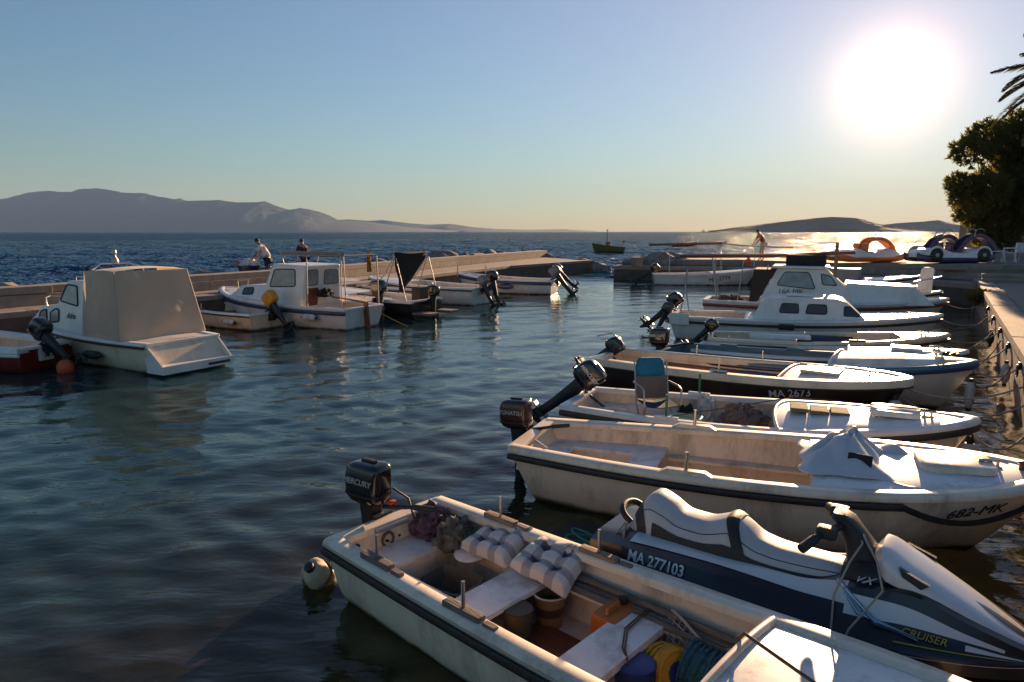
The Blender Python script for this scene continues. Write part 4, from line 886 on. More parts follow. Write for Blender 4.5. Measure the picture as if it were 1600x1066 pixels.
for sg in (1, -1):
    mp = lambda x, z, o_, sg=sg: (x, sg * (yf(z) + o_), z)
    window(r2, [(x0 + .55, 1.25), (x0 + 1.6, 1.16), (x0 + 1.4, 1.64), (x0 + .75, 1.64)], mp, GLASSP, r=.08)
    window(r2, [(x0 + 1.78, 1.3), (x0 + 2.16, 1.28), (x0 + 1.96, 1.56), (x0 + 1.72, 1.6)], mp, GLASSP, r=.05)
text('166 MK', .22, LETR, r2, (x0 + .95, -yf(1.07) - .012, 1.07), (1, 0, 0), (0, .2, 1))
MB().tube([(-.9, .35, 2.02), (2, .1, 2.08), (x0 + 2.6, 0, 2.2)], .055, 10).build('lowered_mast', WOODR, r2)
MB().box((x0 + 1.3, .02, 1.97), (1.1, .7, .32), bev=.05).build('sail_bag', CANVASB, r2); MB().box((x0 + 2.1, -.3, 1.55), (.1, .12, 1.9), bev=.01).build('mast_post', WOOD, r2)
for y_ in (.5, -.15): MB().tube([(.35, y_, .7), (.1, .27, 2.03)], .022).build('mast_crutch', ALU, r2)
for x, z in ((1.0, 1.25), (1.7, 1.15)): MB().tube([(x, -.6, .7), (x + .12, -.5, z + .7)], .016).build('stanchion', ALU, r2)
MB().prism([(x0 + .0, -.79, .7), (x0 + .5, -.69, 1.7), (x0 - .1, -.69, 1.7), (x0 - .2, -.79, .7)], (0, 1.3, 0)).build('aft_curtain', mat('canvas_brown', (.07, .045, .03), .9), r2)
o = cloth_heap('rope_heap', None, ROPEB, (0, 0, 0), (.35, .3, .18), 2.); o.location = W(r2, (.75, -.1, .62)); tag(o, 'dark heap of rope in the stern of the wheelhouse boat', 'rope')
o = round_buoy('orange round float hung by the lowered red mast', at(1180, 405, 2.1) if False else W(r2, (x0 - .3, -.35, 1.9)), .1, BUOYO)
# white boat along the short breakwater, mast lowered
s1, e1 = V((7.55, 36.9, 0)), V((13.0, 36.4, 0))
r1, L1_ = boat_root('sailing_dinghy', 'slim white numbered boat lying along the short breakwater', s1, e1)
h = Hull(r1, L1_, 1.7, bt=.36, h0=.55, hb=.85, dr=.25, rake=.7, sm=.5, floor=.12); h.shell(GEL, GELC, .55); h.gunwale(GEL); h.deck(GEL, .55, .06, bulk=GEL); h.strake(GELC, -.08, .03)
h.text('MA-2774', .3, LETD, L1_ * .62, .36, -1, out=.03); h.plank('thwart', GELC, 1.2, 1.5, .4)
outboard(r1, -.05, 0, .5, COWL, 55, 0, 1.2)
MB().tube([(-.2, .1, 2.1), (2, .1, 2.15), (3.6, .1, 2.2)], .06, 8).build('lowered_mast', WOODR, r1); MB().tube([(3.4, .1, 2.2), (5, .3, 2.05), (7.4, .5, 1.95)], .022, 6).build('lowered_boom', CAST, r1)
for x, zt in ((.9, 2.1), (3.3, 2.2), (3.6, 2.2), (5.4, 2.05)): MB().tube([(x - .03, -.2 if x < 4 else .2, h.h(min(x / L1_, 1)) - .03), (x, .1 if x < 5 else .3, zt)], .022, 6).build('mast_crutch', ALU, r1)
# small boats packed behind the wheelhouse boat
def small_boat(name, label, s, e, B=1.6, h0=.5, hb=.75, hull=None, inner=None, deck=None, t0=.6, strake=None, **k):
    r, L = boat_root(name, label, s, e); hh = Hull(r, L, B, h0=h0, hb=hb, dr=.2, rake=.6, sm=.5, **k); hh.shell(hull or GEL, inner or GELC, t0); hh.gunwale(GEL); hh.strake(strake or RUB, -.07, .03); hh.deck(deck or GEL, t0, .09, lip=GEL, bulk=GELC)
    hh.plank('thwart', GELC, L * .3, L * .3 + .25, h0 - .15); return r, L, hh
rb, Lb, hb1 = small_boat('fishing_boat', 'white boat with grey blue engine box behind the wheelhouse boat', (11.0, 29.6), (15.9, 26.6), 1.8, .7, 1.1, t0=.66)
MB().box((0, 0, 0), (1.5, .9, .75), bev=.05).build('engine_box', mat('paint_grey_blue', (.20, .24, .27), .5, dirt=.3), rb).location = (Lb * .5, 0, .95)
small_boat('fishing_boat', 'white boat with a narrow pointed foredeck beside the grey blue engine box', (10.3, 26.8), (14.6, 23.9), 1.6, .55, .95, t0=.55)
rc, Lc, hc = small_boat('fishing_boat', 'white boat with steel bow rail moored next to the wheelhouse boat', (9.3, 24.6), (13.5, 21.4), 1.6, .55, .95, t0=.5)
rail(rc, [(Lc * .84, .4, hc.h(.84)), (Lc * .86, .38, hc.h(.88) + .4), (Lc * .99, 0, hc.h(1) + .45), (Lc * .86, -.38, hc.h(.88) + .4), (Lc * .84, -.4, hc.h(.84))], .02)
wbd = MB().prism([(0, -.26, 0), (0, .26, 0), (.12, .22, .72), (.14, .15, .8), (.14, -.15, .8), (.12, -.22, .72)], (.05, 0, 0)).build('bow_seat_panel', GEL); wbd.location = W(rc, (Lc * .9, .0, hc.h(.9) + .02)); wbd.rotation_euler.z = .35; tag(wbd, 'upright rounded white panel at the steel bow rail', 'panel')
# ---------------------------------------------------------------- jet ski on its floating dock
def cat(xs, ys, x):
    if x <= xs[0]: return ys[0]
    if x >= xs[-1]: return ys[-1]
    k = max(i for i in range(len(xs) - 1) if xs[i] <= x); t = (x - xs[k]) / (xs[k + 1] - xs[k])
    def sl(i):
        if i <= 0 or i >= len(xs) - 1: return 0 if 0 < i < len(xs) - 1 else (ys[min(i + 1, len(xs) - 1)] - ys[max(i - 1, 0)]) / (xs[min(i + 1, len(xs) - 1)] - xs[max(i - 1, 0)])
        a, b = (ys[i] - ys[i - 1]) / (xs[i] - xs[i - 1]), (ys[i + 1] - ys[i]) / (xs[i + 1] - xs[i]); return 0 if a * b <= 0 else 2 * a * b / (a + b)
    hh = xs[k + 1] - xs[k]; m0, m1 = sl(k) * hh, sl(k + 1) * hh
    return (2 * t ** 3 - 3 * t * t + 1) * ys[k] + (t ** 3 - 2 * t * t + t) * m0 + (-2 * t ** 3 + 3 * t * t) * ys[k + 1] + (t ** 3 - t * t) * m1
JD = mat('jetski_charcoal', (.010, .010, .013), .32, coat=.3, var=.1); JL = mat('jetski_silver_white', (.68, .65, .62), .28, coat=.5, var=.03, scale=2); JS_ = mat('jetski_seat_vinyl', (.52, .49, .47), .5, bump=.1, bscale=120, var=.03); JB = mat('jetski_black_vinyl', (.02, .018, .018), .55, bump=.2, bscale=120)
JC = mat('jetski_chrome_blue', (.35, .48, .60), .2, .8); JY = mat('jetski_yellow', (.55, .38, .03), .4)
js = tag(empty('jet_ski', (.82, 5.12, -.07), R(-36)), 'silver and charcoal jet ski with stepped seat on the dark floating dock', 'jet ski')
KX = [0, .3, .8, 1.4, 1.8, 2.05, 2.35, 2.62, 2.84]
KB = [.46, .50, .53, .53, .51, .47, .38, .24, .03]; KZ = [.36, .37, .38, .40, .42, .43, .44, .45, .46]
W2 = [.40, .42, .40, .38, .36, .35, .29, .18, .025]; Z2 = [.61, .64, .62, .58, .58, .60, .58, .53, .475]
W3 = [.26, .26, .26, .26, .27, .28, .24, .15, .02]; Z3 = [.64, .67, .66, .66, .74, .78, .68, .57, .48]; Z4 = [.64, .68, .67, .68, .80, .84, .73, .59, .485]
def D(x, v, sg=-1, o=0.):
    b, z = cat(KX, KB, x), cat(KX, KZ, x); P = [(b, z), (b - .025, z + .08), (cat(KX, W2, x), cat(KX, Z2, x)), (cat(KX, W3, x), cat(KX, Z3, x)), (0, cat(KX, Z4, x))]
    k = min(int(v * 4), 3); t = v * 4 - k; y, zz = lerp(P[k][0], P[k + 1][0], t), lerp(P[k][1], P[k + 1][1], t)
    dy, dz = P[k + 1][0] - P[k][0], P[k + 1][1] - P[k][1]; l = math.hypot(dy, dz) or 1
    return V((x, sg * (y + dz / l * o), zz - dy / l * o))
xs = [i / 40 * 2.84 for i in range(41)]
MB().grid([[D(x, v / 16, -1) for v in range(17)] + [D(x, v / 16, 1) for v in range(15, -1, -1)] for x in xs]).build('deck', JD, js, sharp=30)
mb = MB(); rows = []
for x in xs:
    b, z = cat(KX, KB, x), cat(KX, KZ, x); kz = lerp(.02, .26, smooth((x - 1.9) / .94)); half = [(b + .02, z), (b + .022, z - .04), (b * .98, z - .07), (b * .82, kz + .1), (b * .45, kz + .03), (0, kz - .03)]
    rows.append([V((x, -y, zz)) for y, zz in half] + [V((x, y, zz)) for y, zz in reversed(half[:-1])])
mb.grid(rows); mb.f.append(tuple(range(11))); mb.build('hull', JD, js)
MB().grid([[(0, -.46 + .092 * k, .02), (0, -.46 + .092 * k, .40)] for k in range(11)]).build('stern_plate', JD, js)
def strip(name, x0, x1, fa, fb, m, sg, o=.005, n=24, nv=3):
    MB().grid([[D(x, lerp(fa((x - x0) / (x1 - x0)), fb((x - x0) / (x1 - x0)), k / nv), sg, o) for k in range(nv + 1)] for x in [lerp(x0, x1, i / n) for i in range(n + 1)]]).build(name, m, js)
for sg in (-1, 1):
    strip('lower_stripe', .3, 2.75, lambda t: .19, lambda t: .20 + .09 * math.sin(math.pi * min(1, t * 1.4 + .1)) * (1 - .3 * t), JL, sg)
    strip('side_panel', 1.72, 2.52, lambda t: .52 + .02 * t, lambda t: .70 - .10 * t, JL, sg)
    strip('side_panel', 2.34, 2.7, lambda t: .40 + .02 * t, lambda t: .50 - .05 * t, JL, sg)
    strip('yellow_line', 2.0, 2.8, lambda t: .33 + .02 * t, lambda t: .345 + .02 * t, JY, sg, .008)
    strip('hull_graphic', 1.05, 1.95, lambda t: .02 + .06 * t, lambda t: .12 + .02 * t, JL, sg, .006, nv=2)
    strip('seat_base_panel', .30, 1.72, lambda t: .60 + .06 * math.sin(t * 3.14), lambda t: .80, JL, sg, .006)
    MB().tube([D(1.66, .78, sg, .02), D(1.80, .55, sg, .02), D(2.12, .40, sg, .02), D(1.90, .50, sg, .03), D(1.66, .78, sg, .03)], .013, 8).build('chrome_frame', JC, js)
SX = [.18, .26, .36, .46, .60, .74, .86, .94, 1.02, 1.14, 1.3, 1.6, 1.76]; SZ = [.66, .85, .945, .91, .835, .83, .87, .905, .865, .79, .765, .765, .73]
def S(x, a, o=0.):
    w_ = cat([.18, .3, .9, 1.3, 1.76], [.15, .20, .21, .19, .15], x) + o; zt = cat(SX, SZ, x) + o; zb_ = cat(KX, Z3, x) - .06; hgt = zt - zb_
    c, s_ = math.cos(a), math.sin(a); return V((x, -w_ * 1.08 * math.copysign(abs(c) ** .6, c) * (1 - .22 * max(s_, 0)), zb_ + hgt * max(s_, 0) ** .62))
sxs = [lerp(.18, 1.76, i / 48) for i in range(49)]
MB().loft([[S(x, math.pi * k / 20) for k in range(21)] for x in sxs]).build('seat', JS_, js, sharp=60)
for a, b, sk in ((.20, .27, .10), (.90, .99, .12)):
    MB().grid([[S(lerp(a, b, i / 5) + sk * (1 - math.sin(math.pi * k / 20)), math.pi * k / 20, .006) for k in range(21)] for i in range(6)]).build('seat_band', JB, js, sharp=60)
for sg in (0, 1):
    MB().grid([[S(x, (math.pi * f if sg == 0 else math.pi * (1 - f)), .006) for f in (.02, .06, .10)] for x in [lerp(.4, 1.7, i / 20) for i in range(21)]]).build('seat_skirt', JB, js, sharp=60)
for a_ in (.62, 2.52): MB().tube([S(x, a_, .001) for x in sxs[3:-1]], .003, 5).build('seat_seam', JB, js)
MB().tube([(.2 - .11 * math.sin(math.pi * k / 14) ** .6, -.14 * math.cos(math.pi * k / 14), .70 + .08 * math.sin(math.pi * k / 14) ** .6) for k in range(15)], .024, 10).build('grab_rail', JB, js)
MB().loft([[(x, a, z) for a, z in [(w_ * math.cos(k * math.pi / 12), zb_ + (zt - zb_) * math.sin(k * math.pi / 12) ** .7) for k in range(13)]] for x, w_, zb_, zt in ((1.66, .17, .70, .80), (1.74, .20, .72, .86), (1.84, .21, .75, .87), (1.94, .2, .78, .86), (1.98, .18, .78, .84))]).build('console', JB, js)
MB().loft([[(x + a, b, z) for a, b in sup(rx, ry, 3, 16)] for x, z, rx, ry in ((1.80, .80, .13, .13), (1.74, .91, .09, .10), (1.68, 1.0, .075, .09), (1.63, 1.06, .065, .11), (1.61, 1.09, .04, .07))]).build('steering_column', JB, js)
MB().tube([(1.47, -.40, .95), (1.53, -.26, .99), (1.63, -.1, 1.03), (1.63, .1, 1.03), (1.53, .26, .99), (1.47, .40, .95)], .024, 10).build('handlebar', JB, js)
for sg in (-1, 1):
    MB().tube([(1.47, sg * .40, .95), (1.52, sg * .29, .985)], .031, 12).build('grip', RUB, js); MB().box((1.57, sg * .2, 1.01), (.12, .09, .08), bev=.025).build('switch_pod', JB, js)
HX = [1.88, 1.92, 2.06, 2.32, 2.58, 2.74]; HT = [.91, .97, .90, .76, .61, .53]; HW = [.19, .23, .235, .20, .12, .03]; HB = [.82, .80, .77, .68, .58, .52]
rows = []
for i in range(25):
    x = lerp(1.88, 2.74, i / 24); t_, w_, b_ = cat(HX, HT, x), cat(HX, HW, x), cat(HX, HB, x)
    rows.append([(x - .05 * math.sin(math.pi * k / 16) * (1 - i / 24), -w_ * math.copysign(abs(math.cos(math.pi * k / 16)) ** .75, math.cos(math.pi * k / 16)), b_ + (t_ - b_) * math.sin(math.pi * k / 16) ** .55) for k in range(17)])
MB().loft(rows).build('hood', JL, js, sharp=50)
for sg in (-1, 1): MB().prism([(1.98, sg * .19, .90), (2.14, sg * .20, .84), (2.10, sg * .212, .81), (2.0, sg * .212, .86)], (0, sg * .03, .0)).build('hood_vent', JB, js)
a = D(.54, .435, -1, .012); text('MA 277103', .105, LETW, js, a, D(.7, .385, -1) - D(.3, .385, -1), D(.5, .48, -1) - D(.5, .3, -1), bold=.002, sx=.85)
a = D(1.92, .47, -1, .012); text('VX', .085, LETW, js, D(1.80, .80, -1, .02), D(1.9, .77, -1) - D(1.7, .82, -1), D(1.8, .9, -1) - D(1.8, .7, -1), shear=.3)
text('CRUISER', .06, JY, js, D(2.14, .455, -1, .018), D(2.3, .44, -1) - D(2.0, .47, -1), D(2.1, .5, -1) - D(2.1, .4, -1), shear=.3)
text('HIGH OUTPUT', .045, LETD, js, D(1.40, .075, -1, .014), D(1.6, .08, -1) - D(1.3, .07, -1), (0, .3, 1))
tag(MB().tube([W(js, q_) for q_ in ((1.68, .05, 1.03), (1.76, -.10, .95), (1.72, -.26, .88), (1.66, -.34, .68), (1.68, -.47, .52), (1.72, -.57, .40))], .007, 6).build('tie_rope', ROPE), 'thin pale rope tied from jet ski handlebar over its side', 'rope')
tag(MB().tube([W(js, q_) for q_ in ((1.70, .02, 1.03), (1.86, -.2, .90), (1.92, -.36, .80), (1.78, -.50, .58), (1.73, -.57, .42))], .007, 6).build('tie_rope', ROPE), 'second thin rope slanting from the handlebar across the jet ski chrome frame', 'rope')
tag(MB().tube([W(js, q_) for q_ in ((.2, -.2, .72), (.22, -.34, .62), (.2, -.42, .47), (.26, -.40, .60), (.2, -.22, .73), (.12, -.36, .58), (.05, -.48, .42), (-.2, -.42, .17), (-.35, -.1, .16))], .008, 6).build('tie_rope', ROPE), 'slack pale rope looped under the jet ski grab rail', 'rope')
dk = tag(empty('floating_dock', W(js, (0, 0, 0)), js.rotation_euler.z), 'dark low floating dock under the jet ski', 'dock'); DKM = mat('dock_dark', (.022, .018, .016), .6, bump=.3, bscale=30)
for k in range(7): MB().box((-.62 + k * .44, .1, .08), (.42, 1.25, .13), bev=.02).build('dock_panel', DKM, dk)
mb = MB()
for k in range(5): mb.tube([W(js, (-.42 + .16 * math.cos(a_ * .4) * (1 + .1 * k), .22 + .10 * math.sin(a_ * .4 + k) + .03 * k, .165 + .012 * k)) for a_ in range(15)], .009, 6)
tag(mb.build('rope_coil', ROPET), 'tangled teal rope lying on the dark floating dock', 'rope')
# ---------------------------------------------------------------- boats moored at the long breakwater
LA = V((-.86, .51, 0))
def left_boat(name, label, s, L, B, ax=LA, **k):
    s = V((s[0], s[1], 0)); r, l = boat_root(name, label, s, s + ax.normalized() * L); return r, Hull(r, L, B, **k)
# cabin cruiser with canvas
rk, hk = left_boat('cabin_cruiser', 'white cabin cruiser enclosed by a beige canvas canopy', (-6.75, 13.85), 5.9, 2.05, V((-5.1, 3.15, 0)), bt=.40, h0=.60, hb=.86, dr=.22, rake=.9, sm=.5, trk=-.75, floor=.25, flare=.14)
hk.shell(GELC, None); hk.gunwale(GEL, w=.16, out=.03); hk.strake(RUB, -.06, .022, t1=.99); hk.deck(GEL, .02, .03, inset=.08)
cb, yf = cabin(rk, 'cabin', [(1.9, .55), (2.35, 1.78), (3.45, 1.74), (3.85, 1.22), (4.6, 1.12), (5.15, .75), (5.15, .55)], .86, .62, GEL, bev=.06)
for sg in (1, -1):
    mp = lambda x, z, o_, sg=sg: (x, sg * (yf(z) + o_), z)
    window(rk, [(2.82, 1.22), (3.66, 1.30), (3.42, 1.66), (2.95, 1.64)], mp, GLASSP, r=.07, fr=.02); window(rk, [(3.62, .86), (4.02, .80), (4.08, 1.02), (3.85, 1.12), (3.68, 1.1)], mp, GLASSP, r=.05, fr=.02); window(rk, [(4.2, .84), (4.62, .82), (4.55, 1.03), (4.28, 1.08)], mp, GLASSP, r=.05, fr=.02)
text('Adria', .18, LETD, rk, (3.08, yf(1.0) + .012, 1.0), (-1, 0, 0), (0, -.25, 1), shear=.3)
def canopy():
    prof = [(.80, .64), (1.10, 2.0), (2.5, 2.02), (2.62, .64)]
    def face(u, v):                                     # u: along from aft edge, v: round from near side bottom over the top
        a = v * 4; x0 = lerp(.72, 2.3, u); zt = lerp(2.0, 1.98, u) + .03 * math.sin(u * math.pi); wb, wt = .93, .78
        if a < 1.5: t = a / 1.5; y, z = lerp(wb, wt, t), lerp(.63, zt, t)
        elif a < 2.5: t = a - 1.5; y, z = lerp(wt, -wt, t), zt + .05 * math.sin(t * math.pi)
        else: t = (a - 2.5) / 1.5; y, z = lerp(-wt, -wb, t), lerp(zt, .63, t)
        x = x0 + (1 - u) * .32 * max(0, (z - .63) / 1.37)
        dn = .03 * noise.noise(V((u * 3, v * 6, 2))) + .014 * math.sin(9 * (u + v * 2.1) + 3 * noise.noise(V((u * 2, v * 2, 7))))
        return V((x, y + math.copysign(dn, y) * (abs(y) > .5), z + dn * .5))
    mb = MB(); rows = [[face(i / 20, j / 40) for j in range(41)] for i in range(21)]; mb.grid(rows)
    aft = rows[0]; back = []                            # aft curtain
    for i in range(41):
        t = i / 40; row = []; k_ = t * 15; ki = min(int(k_), 14)
        for j in range(41):
            a_, b_ = aft[ki].lerp(aft[ki + 1], k_ - ki), aft[40 - ki].lerp(aft[39 - ki], k_ - ki); u_ = j / 40; q_ = a_.lerp(b_, u_); e_ = math.sin(u_ * math.pi) ** .5 * math.sin(t * math.pi) ** .5
            q_.x += e_ * (.08 * noise.noise(V((u_ * 2.2, t * 2.2, 4))) + .03 * abs(noise.noise(V((u_ * 5 + t * 4, t * 3, 14)))) + .025 * math.sin(9 * (u_ + (1 - t) * .8) + 2 * noise.noise(V((u_ * 3, t * 3, 9))))) - .01; row.append(q_)
        back.append(row)
    o_ = mb.build('canopy', CANVAS, rk, sharp=0); MB().grid(back).build('canopy_curtain', CANVAS, rk, sharp=0)
    for sg in (1, -1): MB().tube([V((q_[0], q_[1] * sg, q_[2])) for q_ in ((.71, .935, .64), (1.035, .785, 2.0))], .016, 6).build('canopy_seam', CANVAS, rk)
canopy(); rk.scale.x = .9
MB().prism([(-.55, -.78, .05), (.02, -.8, .05), (.02, .8, .05), (-.55, .78, .05)], (0, 0, .16)).build('swim_platform', GEL, rk)
MB().prism([(-.52, -.775, .215), (.0, -.80, .6), (.05, -.80, .6), (.05, -.80, .2)], (0, .03, 0)).build('stern_wing', GEL, rk); MB().prism([(-.52, .745, .215), (.0, .77, .6), (.05, .77, .6), (.05, .77, .2)], (0, .03, 0)).build('stern_wing', GEL, rk)
MB().prism([(-.06, -.76, .2), (.25, -.76, .60), (.3, -.76, .60), (.3, -.76, .2)], (0, 1.52, 0)).build('stern_slope', GEL, rk)
MB().box((-.555, -.45, .12), (.02, .5, .05)).build('vent_slot', RUB, rk)
rail(rk, [(5.0, .42, .78), (5.05, .45, 1.18), (5.55, .25, 1.24), (5.9, 0, 1.25), (5.55, -.25, 1.24), (5.05, -.45, 1.18), (5.0, -.42, .78)], .017); rail(rk, [(5.5, .27, .82), (5.55, .25, 1.24)], .014); rail(rk, [(5.5, -.27, .82), (5.55, -.25, 1.24)], .014)
rail(rk, [(2.4, .58, 1.75), (2.45, .55, 2.0), (2.55, .3, 2.12), (2.55, -.3, 2.12), (2.45, -.55, 2.0), (2.4, -.58, 1.75)], .02, name='radar_arch'); MB().lathe([(.07, 0), (.08, .04), (.06, .10), (.03, .14), (.03, .20), (.05, .22), (.04, .28)], (2.55, .0, 2.12), 12).build('search_light', ALU, rk); MB().ell((2.5, .62, 2.02), .05).build('horn', RUB, rk)
rail(rk, [(2.7, .5, 1.77), (2.72, .5, 1.85), (3.3, .5, 1.82), (3.32, .5, 1.74)], .012)
fender('slim black fender lying along the canopied cruiser hull', W(rk, (1.75, 1.03, .30)), .5, .085, (.89, -.46, 0), RUB); round_buoy('small white fender on the canopied cruiser near its bow', W(rk, (3.3, 1.02, .38)), .09)
# red and white boat at the far end
p = at(78, 543, .45); rr, hr = left_boat('fishing_boat', 'red and white boat with its outboard tilted up', (p.x, p.y), 4.2, 1.6, V((-.95, .3, 0)), bt=.4, h0=.5, hb=.7, sm=.5)
hr.shell(GELRED, GELC, .7); hr.gunwale(GEL, w=.2, out=.05, low=-.08); hr.deck(GEL, .7, .05, bulk=GEL); hr.strake(GEL, -.12, .03); outboard(rr, -.05, .1, .5, COWL, 48, 0, 1.05)
MB().box((.0, .1, .36), (.05, .3, .3), bev=.01).build('motor_plate', GEL, rr); bo = round_buoy('bright orange mooring buoy floating beside the canopied cruiser', at(103, 575, .1), .17, BUOYO)
# small open boat with yellow covered outboard
p = at(420, 490, .45); r_, h_ = left_boat('rowing_boat', 'small white open boat with yellow covered outboard', (p.x, p.y), 4.6, 1.65, bt=.40, h0=.46, hb=.72, sm=.5, trk=.12)
h_.shell(GELC, GELC, .75); h_.gunwale(GEL); h_.strake(RUB, -.05, .018); h_.deck(GEL, .75, .05, bulk=GEL); h_.plank('thwart', WOOD, 1.2, 1.45, .3); h_.plank('thwart', WOOD, 2.3, 2.55, .33)
outboard(r_, -.05, -.1, .5, COWL, 40, 0, 1.1, cover=COWLY); oarlock(r_, 2.0, h_.b(.43) - .05, .5); MB().tube([(2.6, .6, .5), (2.75, .55, 1.25)], .015).build('pole', WOOD, r_); MB().box((.0, -.1, .36), (.06, .25, .25), bev=.01).build('motor_pad', RUB, r_)
fender('white fender hanging on the small boat with yellow motor cover', W(r_, (.75, .80, .24)), .45, .09, (.86, -.51, 0))
# cabin boat with sun-awning frame
p = at(570, 484, .55); rw, hw = left_boat('cabin_boat', 'white cabin boat with brown rudder and tubular awning frame', (p.x, p.y), 6.4, 2.2, bt=.36, h0=.62, hb=.95, sm=.5, dr=.25, trk=.2, rake=.7, floor=.2)
hw.shell(GEL, GELC, .3); hw.gunwale(GEL, w=.14); hw.strake(GELNAVY, -.12, .05); hw.deck(GEL, .28, .05, bulk=GEL)
cb, yf = cabin(rw, 'wheelhouse', [(1.75, .6), (1.6, 1.82), (3.0, 1.84), (3.35, 1.15), (3.35, .6)], .82, .70, GEL, bev=.05); cb2, yf2 = cabin(rw, 'forecabin', [(3.28, .6), (3.28, 1.2), (4.6, 1.12), (5.1, .75), (5.1, .6)], .82, .6, GEL, bev=.05)
for sg in (1, -1):
    mp = lambda x, z, o_, sg=sg: (x, sg * (yf(z) + o_), z)
    window(rw, [(2.0, 1.2), (3.1, 1.15), (2.9, 1.68), (2.02, 1.7)], mp, GLASSP, r=.08, fr=.018); mp2 = lambda x, z, o_, sg=sg: (x, sg * (yf2(z) + o_), z); window(rw, [(3.95, .88), (4.45, .85), (4.4, 1.05), (3.98, 1.08)], mp2, GLASSD, r=.06, fr=.018)
mpa = lambda y, z, o_: (lerp(1.75, 1.6, (z - .6) / 1.22) - o_, y, z)
window(rw, [(.62, 1.22), (.2, 1.22), (.2, 1.68), (.6, 1.68)], mpa, GLASSP, r=.08, fr=.012); window(rw, [(-.05, 1.22), (-.66, 1.22), (-.62, 1.66), (-.05, 1.66)], mpa, GLASSP, r=.08, fr=.012)
MB().prism([mpa(.62, .62, .01), mpa(.2, .62, .01), mpa(.2, 1.14, .01), mpa(.62, 1.14, .01)], (-.03, 0, 0)).build('door', WOODR, rw); MB().prism([mpa(.02, .98, .01), mpa(-.1, .98, .01), mpa(-.1, 1.1, .01), mpa(.02, 1.1, .01)], (-.02, 0, 0)).build('switch_panel', RUB, rw)
MB().prism([(-.22, -.02, -.25), (.0, -.02, -.25), (.02, -.02, .78), (-.12, -.02, .78)], (0, .05, 0)).build('rudder', WOODR, rw); MB().tube([(-.1, 0, .75), (.5, .05, .82), (1.2, .12, .88)], [.03, .028, .022]).build('tiller', WOODR, rw)
for x in (.15, 1.5):
    for sg in (1, -1): MB().tube([(x, sg * .78, .6), (x, sg * .74, 2.12)], .018).build('awning_post', ALU, rw)
for sg in (1, -1): MB().tube([(.05, sg * .74, 2.12), (2.6, sg * .74, 2.12)], .022).build('awning_rail', ALU, rw); 
for x in (.15, 1.5, 2.55): MB().tube([(x, -.74, 2.12), (x, .74, 2.12)], .018).build('awning_rail', ALU, rw)
for sg in (1, -1): MB().tube([(2.55, sg * .74, 2.12), (2.55, sg * .66, 1.84)], .016).build('awning_post', ALU, rw)
MB().tube([(.1, .70, 2.17), (1.2, .71, 2.18), (2.55, .70, 2.17)], [.05, .06, .05], 10).build('rolled_awning', mat('canvas_taupe', (.30, .24, .20), .8), rw)
o = cloth_heap('towel', None, mat('cloth_orange', (.55, .22, .05), .9, var=.3, scale=10), (0, 0, 0), (.07, .10, .42), 6.); o.location = W(rw, (.45, -.74, 1.60)); tag(o, 'orange cloth hanging from the awning frame', 'cloth')
o = cloth_heap('bag', None, CANVASB, (0, 0, 0), (.2, .3, .16), 7.); o.location = W(rw, (1.45, .1, .88)); tag(o, 'black bundle lying before the wheelhouse aft windows', 'bag')
fender('white fender hanging on the cabin boat with awning frame', W(rw, (1.15, 1.08, .36)), .5, .11, (.86, -.51, 0)); rail(rw, [(4.4, .55, 1.12), (4.4, .5, 1.3), (5.0, .45, 1.25), (5.0, .4, .8)], .014)
rope('yellow rope slanting from the brown rudder into the water', W(rw, (-.05, -.3, .55)), W(rw, (-.9, -1.0, -.05)), .02, .012, ROPEY)
# white boat half hidden between the cabin boat and the bimini boat
p = at(592, 472, .5); ry, hy = left_boat('fishing_boat', 'white boat moored between awning frame and black bimini', (p.x, p.y), 5.2, 1.7, bt=.38, h0=.55, hb=.82, sm=.5); hy.shell(GEL, GELC, .6); hy.gunwale(GEL); hy.strake(GELNAVY, -.07, .03); hy.deck(GEL, .6, .06, bulk=GEL); outboard(ry, -.03, .2, .6, COWL, 8, 0, 1.25); rail(ry, [(3.6, .5, .75), (3.6, .5, 1.1), (4.7, .25, 1.15), (4.7, .25, .8)])
